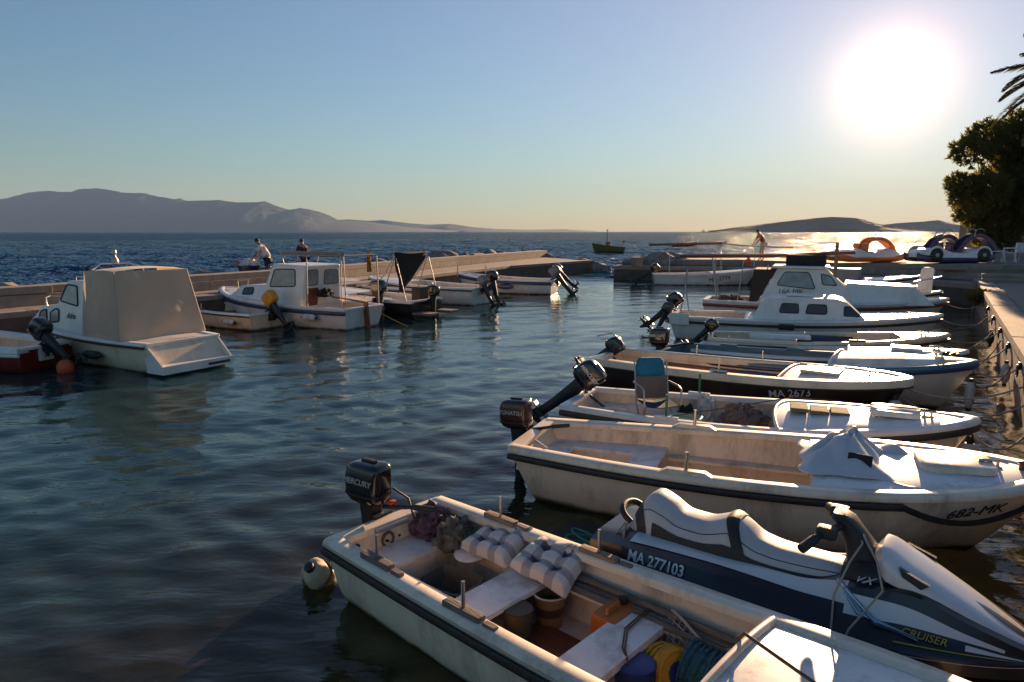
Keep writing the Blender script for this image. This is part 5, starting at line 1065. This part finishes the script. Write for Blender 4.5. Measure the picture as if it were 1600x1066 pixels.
# black boat with folded bimini
p = at(668, 478, .35); rbm, hbm = left_boat('motor_boat', 'black hulled motor boat with a folded black bimini top', (p.x, p.y), 5.4, 1.95, bt=.42, h0=.55, hb=.85, sm=.5, trk=.1)
hbm.shell(GELBLK, GELC, .55); hbm.gunwale(GEL, w=.14, low=-.07); hbm.deck(GEL, .55, .05, bulk=GEL); hbm.text('BRUNI', .3, LETW, 1.6, .32, 1, out=.03, bold=.004, sx=.9)
for sg in (1, -1): MB().box((-.35, sg * .55, .16), (.75, .5, .08), bev=.02).build('stern_platform', WOODG, rbm)
MB().box((.5, -.25, .7), (.4, .45, .5), bev=.04).build('engine_pod', RUB, rbm); outboard(rbm, -.1, 0, .55, COWL, 0, 0, 1.0, tiller=False)
def bimini():
    base = (1.15, 0, .62)
    for sg in (1, -1):
        MB().tube([(1.2, sg * .9, .58), (.62, sg * .86, 2.02)], .018).build('bimini_pole', ALU, rbm); MB().tube([(2.0, sg * .88, .6), (1.12, sg * .88, 1.35), (.66, sg * .86, 1.98)], .018).build('bimini_pole', ALU, rbm); MB().tube([(.2, sg * .86, .58), (.58, sg * .86, 1.95)], .014).build('bimini_pole', ALU, rbm)
    rows = []
    for i in range(15):
        t = i / 14; w_ = lerp(.88, .12, smooth(t) * .5 + t * .5); z = lerp(2.08, .78, t); x = lerp(.62, 1.1, t)
        rows.append([(x + .10 * math.cos(a_) * (1 - .3 * t) + .03 * noise.noise(V((a_, t * 4, 1))), w_ * math.sin(a_) + .02 * noise.noise(V((a_ * 2, t * 5, 3))), z + .07 * (abs(math.sin(a_)) ** 2) * (t < .1)) for a_ in [k * math.pi / 12 for k in range(24)]])
    MB().loft(rows).build('bimini_canvas', CANVASB, rbm, sharp=60)
bimini(); fender('white fender hanging on the black hulled motor boat', W(rbm, (2.15, 1.02, .38)), .5, .1, (.86, -.51, 0))
# two white boats beyond it and the blue striped boat
p = at(672, 456, .5); rg, hg = left_boat('fishing_boat', 'white boat with dark rudder just past the black bimini', (p.x, p.y), 5.6, 1.9, bt=.36, h0=.62, hb=.9, sm=.5, trk=.15); hg.shell(GEL, GELC, .6); hg.gunwale(GEL, w=.13); hg.strake(RUB, -.08, .024); hg.deck(GEL, .6, .06, bulk=GEL); hg.plank('thwart', GELC, 1.4, 1.7, .45)
MB().prism([(-.25, -.02, -.2), (.06, -.02, -.2), (.0, -.02, .75), (-.1, -.02, .75)], (0, .05, 0)).build('rudder', WOODR, rg); MB().ell((.1, -.2, .78), .09).build('stern_lamp', FEND, rg)
p = at(755, 456, .5); rh, hh_ = left_boat('fishing_boat', 'white boat with two dark outboards beside the blue striped boat', (p.x, p.y), 5.8, 2.0, bt=.38, h0=.66, hb=.9, sm=.5, trk=.15); hh_.shell(GEL, GELC, .6); hh_.gunwale(GEL, w=.13); hh_.strake(RUB, -.08, .024); hh_.deck(GEL, .6, .06, bulk=GEL); hh_.plank('thwart', GELC, 1.4, 1.7, .45); outboard(rh, -.1, -.35, .72, COWL, 15, 0, 1.1); outboard(rh, -.1, .2, .6, COWLG, 25, 0, 1.0)
s6b, e6b = at(868, 440, .55), at(716, 430, .75); rj, Lj = boat_root('fishing_boat', 'white boat with blue stripe and grey outboard near the breakwater tip', s6b, e6b); hj = Hull(rj, Lj, 1.9, bt=.4, h0=.6, hb=.85, sm=.5, trk=.1); hj.shell(GEL, GELC, .6); hj.gunwale(GEL, w=.14); hj.strake(GELNAVY, -.10, .06); hj.deck(GELNAVY, .62, .06, bulk=GEL); hj.plank('thwart', GELC, 1.4, 1.8, .45); outboard(rj, -.1, .2, .6, COWLG, 38, 0, 1.25); outboard(rj, -.1, -.35, .75, COWL, 45, 0, 1.1)
MB().ell((2.1, .96, .34), (.4, .03, .12)).build('hull_emblem', GELNAVY, rj)
for x in (3.2, 4.6): MB().tube([(x, .5, .7), (x, .5, 1.25)], .03).build('post', ALU, rj)
for k, (a_, b_) in enumerate(((rk, (5.85, .1, .9)), (rw, (6.3, .1, .95)), (r_, (4.5, .1, .7)), (rg, (5.5, .1, .9)), (rh, (5.7, 0, .9)))):
    w0 = W(a_, b_); best = min((poly_at(BW_IN, d_ * .2)[0] for d_ in range(220)), key=lambda q_: (q_ - w0).length); best.z = .82
    rope(('pale rope from the canopied cruiser bow to the breakwater', 'pale rope from the awning boat bow to the breakwater', 'pale rope from the yellow motor boat bow to the breakwater', 'pale rope from the dark rudder boat bow to the breakwater', 'pale rope from the twin outboard boat bow to the breakwater')[k], w0, best, .08)
# ---------------------------------------------------------------- boats out on the sea
p = at(930, 394, 0); q_ = at(974, 394, 0)
rs, Ls = boat_root('fishing_boat', 'mustard coloured boat with a T mast anchored on the open sea', V((q_.x, q_.y, 0)), V((p.x - .6, p.y - 1.0, 0)))
hs = Hull(rs, Ls, 1.9, bt=.38, h0=.7, hb=1.25, sm=.5, rake=.5, dr=.25, shp=1.6); hs.shell(GELYG, GELC, .55); hs.gunwale(GELYG); hs.deck(GELYG, .55, .06, bulk=GELYG)
MB().tube([(Ls * .52, 0, .5), (Ls * .52, 0, 3.1)], .05).build('mast', WOODR, rs); MB().tube([(Ls * .52, -.45, 3.0), (Ls * .52, .45, 3.0)], .04).build('crosstree', WOODR, rs); MB().box((Ls * .5, 0, 1.0), (.5, .5, .9), bev=.05).build('console', WOODR, rs); MB().tube([(.4, .4, .7), (.3, .5, 1.5)], .03).build('flag_staff', WOODR, rs); MB().box((.15, .5, 1.45), (.4, .02, .22)).build('flag', BUOYO, rs)
for k, (x, y, l, lb) in enumerate(((1052, 385, 30, 'tiny dark boat with a low canopy moored outside the short breakwater'), (1100, 384, 26, 'tiny pale open boat moored outside the short breakwater'))):
    p = at(x, y, 0); r_, L = boat_root('fishing_boat', lb, (p.x, p.y), (p.x + 5.0, p.y + 1.5)); hh = Hull(r_, L, 1.9, bt=.4, h0=.6, hb=1.0, sm=.5); hh.shell(GELDARK if k == 0 else GEL, GELC, .55); hh.gunwale(WOODR); hh.deck(GELW, .55, .06, bulk=GELC)
    if k == 0:
        MB().grid([[(x_, y_, 1.75 + .1 * math.cos(y_)) for y_ in (-.8, 0, .8)] for x_ in (1., 2., 3.2)]).build('canopy', CANVASB, r_)
        for x_ in (1.0, 3.2):
            for y_ in (-.8, .8): MB().tube([(x_, y_, .6), (x_, y_, 1.75)], .03).build('post', ALU, r_)
p = at(1099, 366, 0); sp = tag(empty('ship', (far(1099, 362, 2600).x, 2600, 0)), 'tiny sailing ship on the far horizon beside the island', 'ship')
MB().loft([[(a, b, z) for a, b in sup(9 * f, 2 * f, 2.2, 16)] for z, f in ((-.5, .85), (2.5, 1))]).build('hull', GELDARK, sp); MB().tube([(0, 0, 2), (0, 0, 13)], .25).build('mast', WOODR, sp); MB().prism([(.3, 0, 3), (6, 0, 3), (.3, 0, 12)], (0, .1, 0)).build('sail', TARP, sp); MB().prism([(-.3, 0, 3), (-6, 0, 3), (-.3, 0, 10)], (0, .1, 0)).build('sail', TARP, sp)
# ---------------------------------------------------------------- pedal boats on the terrace
def pedal_boat(p, rz, label, lower, upper, slide, wheels, L=3.5):
    r = tag(empty('pedal_boat', p, rz), label, 'pedal boat')
    prof = [(-1.75, .35), (-1.6, .12), (-1.2, .02), (1.2, .02), (1.6, .15), (1.78, .35)]
    for sg in (-1, 1):
        MB().loft([[(x, sg * .5 + a, zb + (b + .16) * (1.) ) for a, b in sup(w_, .16, 3, 14)] for x, w_, zb in ((-1.75, .06, .14), (-1.6, .2, .06), (-1.2, .27, .01), (1.2, .27, .01), (1.55, .2, .08), (1.78, .06, .16))]).build('float', lower, r)
    def topz(x): return cat([-1.72, -1.3, -.7, -.2, .3, .8, 1.3, 1.75], [.42, .62, .66, .50, .48, .66, .56, .36], x)
    rows = []
    for i in range(25):
        x = lerp(-1.72, 1.75, i / 24); zt = topz(x); w_ = .74 * (1 - (abs(x) / 1.8) ** 6) + .04
        rows.append([(x, w_ * math.copysign(abs(math.cos(k * math.pi / 14)) ** .5, math.cos(k * math.pi / 14)), .24 + (zt - .24) * math.sin(k * math.pi / 14) ** .5) for k in range(15)])
    MB().loft(rows).build('body', upper, r)
    for y in (-.35, .35):
        MB().box((.0, y, .52), (.45, .5, .08), bev=.03).build('seat', lower, r); MB().box((-.25, y, .72), (.1, .48, .4), bev=.04).build('seat_back', lower, r)
    if wheels:
        for x in (-1.05, 1.08):
            for sg in (-1, 1):
                m3 = Euler((R(90), 0, 0)).to_matrix(); ty = MB().lathe([(.14, -.06), (.26, -.06), (.29, -.03), (.29, .03), (.26, .06), (.14, .06)], (x, sg * .76, .36), 20, m3).build('wheel', RUB, r)
                MB().lathe([(.02, -.065), (.15, -.055), (.15, .055), (.02, .065)], (x, sg * .76, .36), 12, m3).build('hub_cap', LETG, ty)
                MB().tube([(x + .34 * math.cos(t_), sg * .75, .36 + .34 * math.sin(t_)) for t_ in [math.pi * k / 12 for k in range(13)]], .05, 8).build('wheel_arch', upper, r)
    for k, (xa, xb, y, zt) in enumerate(slide):
        pts = [V((lerp(xa, xb, t), y, .5 + (zt - .5) * math.sin(math.pi * t) ** .75)) for t in [i / 20 for i in range(21)]]
        ro = []
        for i, c in enumerate(pts):
            t = (pts[min(i + 1, 20)] - pts[max(i - 1, 0)]).normalized(); nn = V((-t.z, 0, t.x)); 
            ro.append([c + V((0, -.22, 0)) + nn * .14, c + V((0, -.25, 0)) + nn * .14, c + V((0, -.25, 0)) - nn * .03, c + V((0, .25, 0)) - nn * .03, c + V((0, .25, 0)) + nn * .14, c + V((0, .22, 0)) + nn * .14, c + V((0, .22, 0)), c + V((0, -.22, 0))])
        MB().loft(ro).build('slide', lower, r)
        for sg in (-1, 1): rail(r, [pts[10] + V((-.25, sg * .27, .0)), pts[10] + V((-.2, sg * .27, .3)), pts[10] + V((.05, sg * .27, .36)), pts[10] + V((.2, sg * .27, .25))], .02, ALU, 'hand_rail')
    return r
PUR = mat('plastic_purple', (.07, .04, .11), .35, coat=.3)
p = V((17.4, 33.9, 1.33)); pedal_boat((p.x, p.y, 1.33), .12, 'orange and white pedal boat with one arched slide', GELOR, GEL, [(-.25, 1.5, .2, 1.08)], False)
p = V((19.8, 31.2, 1.42)); pb = pedal_boat((p.x, p.y, 1.42), .03, 'purple and white car shaped pedal boat with two arched slides', PUR, GEL, [(-.8, .65, .3, 1.12), (.15, 1.75, -.3, 1.15)], True, 3.4)
WP = mat('plastic_white', (.72, .70, .68), .4)
def plastic_table(p, rz, label, w_=.7, hgt=.5):
    r = tag(empty('plastic_table', p, rz), label, 'table'); MB().box((0, 0, hgt), (w_ * 1.4, w_, .04), bev=.015).build('tabletop', WP, r)
    for x in (-1, 1):
        for y in (-1, 1): MB().tube([(x * w_ * .55, y * w_ * .35, hgt), (x * w_ * .62, y * w_ * .4, 0)], .03).build('leg', WP, r)
p = V((21.6, 31.0, 1.43)); plastic_table((p.x, p.y, 1.43), .1, 'small white plastic table beside the purple pedal boat')
def plastic_chair(p, rz, label):
    r = tag(empty('plastic_chair', p, rz), label, 'chair'); MB().box((0, 0, .42), (.48, .48, .04), bev=.015).build('seat', WP, r); MB().box((-.25, 0, .66), (.05, .46, .42), bev=.02).build('backrest', WP, r)
    for x in (-1, 1):
        for y in (-1, 1): MB().tube([(x * .2, y * .2, .42), (x * .26, y * .25, 0)], .025).build('leg', WP, r)
    for y in (-1, 1): MB().tube([(-.24, y * .24, .64), (.2, y * .26, .63), (.22, y * .26, .42)], .025).build('armrest', WP, r)
p = V((22.4, 31.0, 1.43)); plastic_chair((p.x, p.y, 1.43), 2.6, 'white plastic armchair by the small white table'); p = V((23.4, 31.5, 1.43)); plastic_chair((p.x, p.y, 1.43), .6, 'white plastic armchair close to the beige wall')
# beige house corner and low wall
hs_ = tag(empty('house', V((34.9, 47.6, 0)), .0), 'beige plastered house corner beside the pine tree', 'house'); hs_.location.z = 1.42
PL = mat('plaster_beige', (.42, .30, .19), .9, var=.12, scale=1.2, bump=.3, bscale=20, dirt=.2)
MB().box((0, 0, 1.6), (5, 5, 3.2), bev=.03).build('wall', PL, hs_); MB().prism([(-2.8, -2.8, 3.2), (2.8, -2.8, 3.2), (0, -2.8, 4.3)], (0, 5.6, 0)).build('roof', mat('roof_tile', (.28, .10, .05), .8), hs_); MB().box((-1.0, -2.51, 1.2), (.9, .06, 2.0), bev=.01).build('door', WOODR, hs_)
MB().box((1.2, -2.51, 1.6), (1.0, .05, 1.0), bev=.01).build('window', GLASSD, hs_)
gw = tag(empty('garden_wall', q(29.2, -4.6, .94), math.atan2(QE.y, QE.x)), 'low stone wall on the quay below the pine tree', 'wall'); 
for k in range(6):
    for j in range(2): MB().box((-2.0 + k * .82 + j * .3, random.uniform(-.02, .02), .2 + j * .39), (.79, .42, .37), bev=.03).build('stone', STONE, gw)
# ---------------------------------------------------------------- people
def person(p, rz, label, J, shirt, short, hair=True, sleeve=True):
    """J: joints in body space, x forward, y left"""
    r = tag(empty('person', p, rz), label, 'person')
    def skin(name, pts, edges, rad, m, lvl=2):
        me = bpy.data.meshes.new(name); me.from_pydata([tuple(v) for v in pts], edges, []); o = bpy.data.objects.new(name, me); col.objects.link(o); o.parent = r
        md = o.modifiers.new('skin', 'SKIN'); md.use_smooth_shade = True; sv = me.skin_vertices[0].data
        for i, q_ in enumerate(rad): sv[i].radius = (q_, q_) if not isinstance(q_, tuple) else q_
        sv[0].use_root = True; sb = o.modifiers.new('sub', 'SUBSURF'); sb.levels = sb.render_levels = lvl; me.materials.append(m)
        return o
    names = ['pelvis', 'waist', 'chest', 'neck', 'head', 'crown', 'shL', 'elL', 'haL', 'fiL', 'shR', 'elR', 'haR', 'fiR', 'hiL', 'knL', 'anL', 'toL', 'hiR', 'knR', 'anR', 'toR']
    rad = [.13, .12, .14, .055, .085, .075, .06, .042, .032, .025, .06, .042, .032, .025, .085, .06, .042, .035, .085, .06, .042, .035]
    E_ = [(0, 1), (1, 2), (2, 3), (3, 4), (4, 5), (2, 6), (6, 7), (7, 8), (8, 9), (2, 10), (10, 11), (11, 12), (12, 13), (0, 14), (14, 15), (15, 16), (16, 17), (0, 18), (18, 19), (19, 20), (20, 21)]
    P = [V(J[n_]) for n_ in names]; skin('body', P, E_, rad, SKIN)
    idx = [0, 1, 2, 3]; a = [P[0], P[1], P[2], P[2].lerp(P[3], .6)]; e = [(0, 1), (1, 2), (2, 3)]; ra = [.15, .145, .165, .08]
    for s_, el in ((6, 7), (10, 11)): a += [P[s_], P[s_].lerp(P[el], .75)]; n_ = len(a); e += [(2, n_ - 2), (n_ - 2, n_ - 1)]; ra += [.078, .066]
    skin('shirt', a, e, ra, shirt)
    a = [P[0] + V((0, 0, .02)), P[0].lerp(P[14], .7), P[14].lerp(P[15], .75), P[0].lerp(P[18], .7), P[18].lerp(P[19], .75)]; skin('shorts', a, [(0, 1), (1, 2), (0, 3), (3, 4)], [.15, .11, .09, .11, .09], short)
    d = (P[5] - P[4]).normalized(); MB().ell(P[4] + d * .055 + V((-.018, 0, .0)), (.098, .09, .085), 14, 8).build('hair', HAIR, r)
    fw = d.cross(V((0, 1, 0))); fw = fw if fw.x > 0 or fw.z < 0 else -fw
    MB().ell(P[4] + fw * .095 - d * .0, (.022, .014, .02), 8, 6).build('nose', SKIN, r)
    return r
WT = mat('cotton_white', (.68, .64, .60), .9, bump=.3, bscale=14); NV = mat('cotton_navy', (.015, .02, .06), .9); RD = mat('cotton_dark_red', (.16, .02, .015), .9, bump=.3, bscale=14); DK = mat('cotton_dark_maroon', (.05, .012, .018), .9); LT = mat('cotton_light', (.4, .36, .33), .9)
bend = dict(pelvis=(-.12, 0, .93), waist=(-.04, 0, 1.12), chest=(.10, 0, 1.34), neck=(.22, 0, 1.50), head=(.30, 0, 1.60), crown=(.34, 0, 1.70), shL=(.14, .19, 1.40), elL=(.28, .26, 1.14), haL=(.45, .2, .92), fiL=(.50, .19, .86), shR=(.14, -.19, 1.40), elR=(.28, -.26, 1.14), haR=(.45, -.2, .92), fiR=(.50, -.19, .86), hiL=(-.11, .1, .88), knL=(-.03, .12, .48), anL=(-.12, .12, .08), toL=(.06, .13, .03), hiR=(-.11, -.1, .88), knR=(.02, -.12, .48), anR=(-.02, -.12, .08), toR=(.16, -.13, .03))
p = at(417, 441, .8); p = V((p.x, p.y, .81)); FACE = math.atan2(-.25, -1)
person(p, math.pi, 'man in white T shirt and navy shorts bending over a wheelbarrow', bend, WT, NV)
b2_ = dict(bend); person(at(477, 436, .8) + V((0, 0, .01)), math.pi * .75, 'person in dark red top standing on the long breakwater', {k: (v[0] * .6, v[1], v[2] * .97) for k, v in bend.items()}, DK, NV)
b3 = {k: (v[0] * .9, v[1], v[2]) for k, v in bend.items()}; pp = V((14.2, 39.2, 0)); person(V((pp.x, pp.y, 1.19)), math.pi * 1.0, 'man in red jacket and light shorts leaning forward on the breakwater', b3, RD, LT)
# wheelbarrow with white sack
wb = tag(empty('wheelbarrow', p + V((-.62, -.1, 0)), math.pi), 'dark wheelbarrow on the breakwater in front of the bending man', 'wheelbarrow')
MB().loft([[(a + dx, b, z) for a, b in sup(rx, ry, 4, 18)] for z, rx, ry, dx in ((.38, .28, .2, .05), (.66, .45, .32, 0), (.67, .43, .30, 0), (.41, .26, .18, .05))]).build('tray', GELNAVY, wb)
for sg in (-1, 1): MB().tube([(.75, sg * .08, .22), (.2, sg * .24, .40), (-.95, sg * .28, .62)], .018).build('handle', CAST, wb); MB().tube([(-.1, sg * .22, .4), (-.25, sg * .24, .02)], .018).build('leg', CAST, wb)
MB().lathe([(.06, -.05), (.17, -.05), (.2, -.02), (.2, .02), (.17, .05), (.06, .05)], (.75, 0, .2), 18, Euler((R(90), 0, 0)).to_matrix()).build('wheel', RUB, wb)
o = cloth_heap('sack', None, TARP, (0, 0, 0), (.36, .26, .22), 4.); o.location = p + V((-.62, -.1, .58)); tag(o, 'white sack lying in the wheelbarrow', 'sack')
o = MB().ell((0, 0, 0), (.14, .12, .14)).build('float_ball', BUOYO); o.location = p + V((-1.02, -.1, .68)); tag(o, 'orange ball float at the front of the wheelbarrow', 'float')
# ---------------------------------------------------------------- pine tree
LEAF = mat('pine_needles', (.075, .085, .022), .7, var=.35, scale=1.5); 
add_trans(LEAF, (.26, .23, .05), .42); BARK = mat('pine_bark', (.10, .06, .04), .9, bump=.8, bscale=10, var=.3)
def tree(p, label, H, blobs, trunk_top, needles, seed, cat_='tree', leaf=LEAF, sz=.13):
    rg_ = random.Random(seed); r = tag(empty('pine_tree', p), label, cat_)
    mb = MB(); mb.tube([(0, 0, -.1), (.05, .03, H * .3), (-.05, .05, H * .6), trunk_top], [.24, .19, .15, .07], 10)
    for c, rad in blobs:
        a = V((0, .03, H * .35)).lerp(V(trunk_top), rg_.random()); mb.tube([a, a.lerp(V(c), .5) + V((0, 0, -.15)), V(c)], [.08, .05, .015], 6)
    mb.build('trunk', BARK, r)
    vs, fs = [], []
    for c, rad in blobs:
        c = V(c); n_ = int(needles * rad ** 2)
        for _ in range(n_):
            d = V((rg_.gauss(0, 1), rg_.gauss(0, 1), rg_.gauss(0, .8))); d.normalize(); k = rad * (.55 + .5 * rg_.random() ** .6); k *= 1 + .35 * noise.noise(d * 2.2 + c)
            b = c + V((d.x * k, d.y * k, d.z * k * .8))
            for s_ in range(5):                                      # a tuft of needles
                t = (d + V((rg_.gauss(0, .6), rg_.gauss(0, .6), rg_.gauss(0, .6) + .25))).normalized(); sd = t.cross(V((rg_.random(), rg_.random(), rg_.random()))).normalized() * sz * .17; l = sz * rg_.uniform(.8, 1.5)
                o_ = len(vs); vs += [tuple(b - sd), tuple(b + sd), tuple(b + t * l + sd * .5), tuple(b + t * l - sd * .5)]; fs.append((o_, o_ + 1, o_ + 2, o_ + 3))
    me = bpy.data.meshes.new('crown'); me.from_pydata(vs, [], fs); me.materials.append(leaf); o = bpy.data.objects.new('crown', me); col.objects.link(o); o.parent = r
    return r
# crown clumps placed from the outline in the photograph, on a tree about 27 m away
T0 = V((30.2, 38.4, 1.4)); rg = random.Random(4); bl = []
for x, y, rr_ in ((1545, 215, .75), (1520, 235, .65), (1580, 225, .9), (1505, 290, .55), (1530, 300, .9), (1570, 290, 1.1), (1600, 260, 1.2), (1520, 332, .6), (1555, 335, .9), (1595, 330, 1.1), (1540, 368, .5), (1565, 372, .55), (1630, 300, 1.3), (1640, 230, 1.2), (1610, 200, .9), (1660, 330, 1.2), (1680, 270, 1.2)):
    c = far(x, y, 38 + rg.uniform(-1.6, 1.6)); bl.append((c - T0, rr_ * 1.4))
tree(T0, 'dense dark pine tree overhanging the quay beside the house', 8.0, bl, (-.1, 0, 7.4), 620, 11, sz=.17)
# palm with its fronds reaching in
PALM = mat('palm_leaf', (.05, .055, .018), .6, var=.3, scale=3); add_trans(PALM, (.14, .11, .02), .25)
PC = far(1722, 104, 15.0); pt = tag(empty('palm_tree', (PC.x + .3, PC.y, .93)), 'palm tree whose frond tips hang above the pine tree', 'tree'); top = PC - V((PC.x + .3, PC.y, .93))
MB().tube([(0, 0, -.05), (.03, .02, top.z * .5), top], [.26, .20, .19], 12).build('trunk', BARK, pt)
for k in range(20):
    az_ = k * 2.399; up = (.75, .35, .05, -.25)[k % 4]
    if k in (0, 1, 2): az_, up = math.pi + (.15, -.1, .35)[k], (.42, .12, -.12)[k]
    d = V((math.cos(az_), math.sin(az_), 0)); L = 1.95; mb = MB(); sp_ = [top + d * (L * t) + V((0, 0, up * L * t - .75 * L * .45 * t * t * (1 + .4 * (k % 3)))) for t in [i / 16 for i in range(17)]]
    mb.tube(sp_, [lerp(.03, .006, i / 16) for i in range(17)], 5); sd = V((-d.y, d.x, 0))
    for i in range(2, 84):
        t = i / 84; a = sp_[min(int(t * 16), 15)].lerp(sp_[min(int(t * 16) + 1, 16)], t * 16 - int(t * 16))
        for sg in (-1, 1):
            l = .42 * math.sin(math.pi * min(1, t * .8 + .22)) ** .7 + .05; e_ = a + (sd * sg * .6 + d * .75 + V((0, 0, -.25 + random.uniform(-.12, .12)))) * l; m_ = a.lerp(e_, .5) + V((0, 0, .03)); w_ = d * .024
            mb.add([a - w_, a + w_, m_ + w_ * 1.1, m_ - w_ * 1.1, e_], [(0, 1, 2, 3), (3, 2, 4)])
    mb.build('frond', PALM, pt, sharp=0, fix=False)
# weeds on the quay edge
tree(q(25.4, .12, .62), 'small green bush growing out of the quay wall', .5, [((0, 0, .15), .3), ((.2, .15, .1), .22), ((-.2, -.3, .1), .22)], (0, 0, .2), 2600, 5, 'bush', mat('bush_leaf', (.09, .10, .015), .7, var=.3, scale=6), .07).name = 'quay_bush'
# ---------------------------------------------------------------- mooring gear along the quay
def ring(d, z, lab):
    r = tag(empty('mooring_ring', q(d, .02, z), math.atan2(QE.y, QE.x)), lab, 'ring', 'mooring rings in the quay wall'); MB().tube([(.09 * math.cos(a * .4488), .03, .09 * math.sin(a * .4488) - .08) for a in range(14)], .014, 6, closed=True).build('loop', CAST, r); MB().box((0, .0, 0), (.12, .06, .12), bev=.02).build('plate', CAST, r)
for d in (5.5, 7.8, 10.1, 12.4, 14.7, 17, 19.5, 22): ring(d, .72, 'rusty iron mooring ring in the quay wall')
lines = ((r8, (4.75, 0, .72), 6.3, 'pale rope from the tarpaulin boat bow to the quay'), (r7, (4.7, 0, .7), 8.3, 'pale rope from the folding chair boat bow to the quay'), (r6, (4.9, 0, .55), 11.0, 'pale rope from the dark brown hull to the quay'), (r5, (L5_ - .1, 0, .75), 12.4, 'pale rope from the teal boat bow to the quay'), (ra, (La - .1, 0, .6), 14.7, 'pale rope from the blistered foredeck boat to the quay'), (r4, (L4_ - .1, 0, .65), 17, 'pale rope from the kayak boat bow to the quay'), (r3, (L3_ - .1, 0, .8), 19.5, 'pale rope from the cabin boat bow to the quay'), (r2, (L2_ - .1, 0, .85), 24, 'pale rope from the wheelhouse boat bow to the quay'))
for b_, l_, d, lab in lines:
    rope(lab, W(b_, l_), q(d, .06, .66), .16, .014)
for k, (d, b_, l_) in enumerate(((9.3, r7, (4.66, .1, .66)), (13.2, r5, (L5_ - .2, -.2, .7)), (10.2, r6, (4.6, .25, .5)), (16.2, ra, (La - .2, .1, .55)), (18.2, r4, (L4_ - .15, .15, .6)), (21.0, r3, (L3_ - .2, .2, .78)))):
    rope('slack second bow line dipping between a boat and the quay wall', q(d, .05, .60), W(b_, l_), .34, .012, ROPEB if k % 2 else ROPE, 'second bow lines')
for d, m_, ln_, lb in ((9.0, RUB, .40, 'long black bumper hung on the quay wall by the folding chair boat'), (13.7, FEND, .34, 'faded white bumper hung on the quay wall by the teal boat'), (18.4, RUB, .28, 'short black bumper hung on the quay wall by the kayak boat')):
    fender(lb, q(d, .10, .36), ln_, .075, (0, 0, 1), m_, None, 'wall_bumper')
rope('pale line slanting across the quay water behind the folding chair boat', W(r7, (4.5, .2, .62)), q(7.2, .05, .5), .05, .012)
p5 = W(r5, (L5_ - .05, -.15, .30)); o = fender('slim white fender hanging from the teal boat bow', p5, .4, .07, (0, 0, 1))
# ---------------------------------------------------------------- haze over the channel
hz = MB().box((0, 5000, 395), (28000, 17000, 800)).build('haze', None, None, sharp=0); hz.data.materials.clear()
hm = bpy.data.materials.new('haze'); hm.use_nodes = True; n = hm.node_tree.nodes; n.clear(); pv = n.new('ShaderNodeVolumePrincipled'); pv.inputs['Color'].default_value = (.36, .60, 1, 1); pv.inputs['Density'].default_value = 3.6e-5; pv.inputs['Anisotropy'].default_value = 0
hm.node_tree.links.new(pv.outputs[0], n.new('ShaderNodeOutputMaterial').inputs['Volume']); hz.data.materials.append(hm); hz['kind'] = 'stuff'
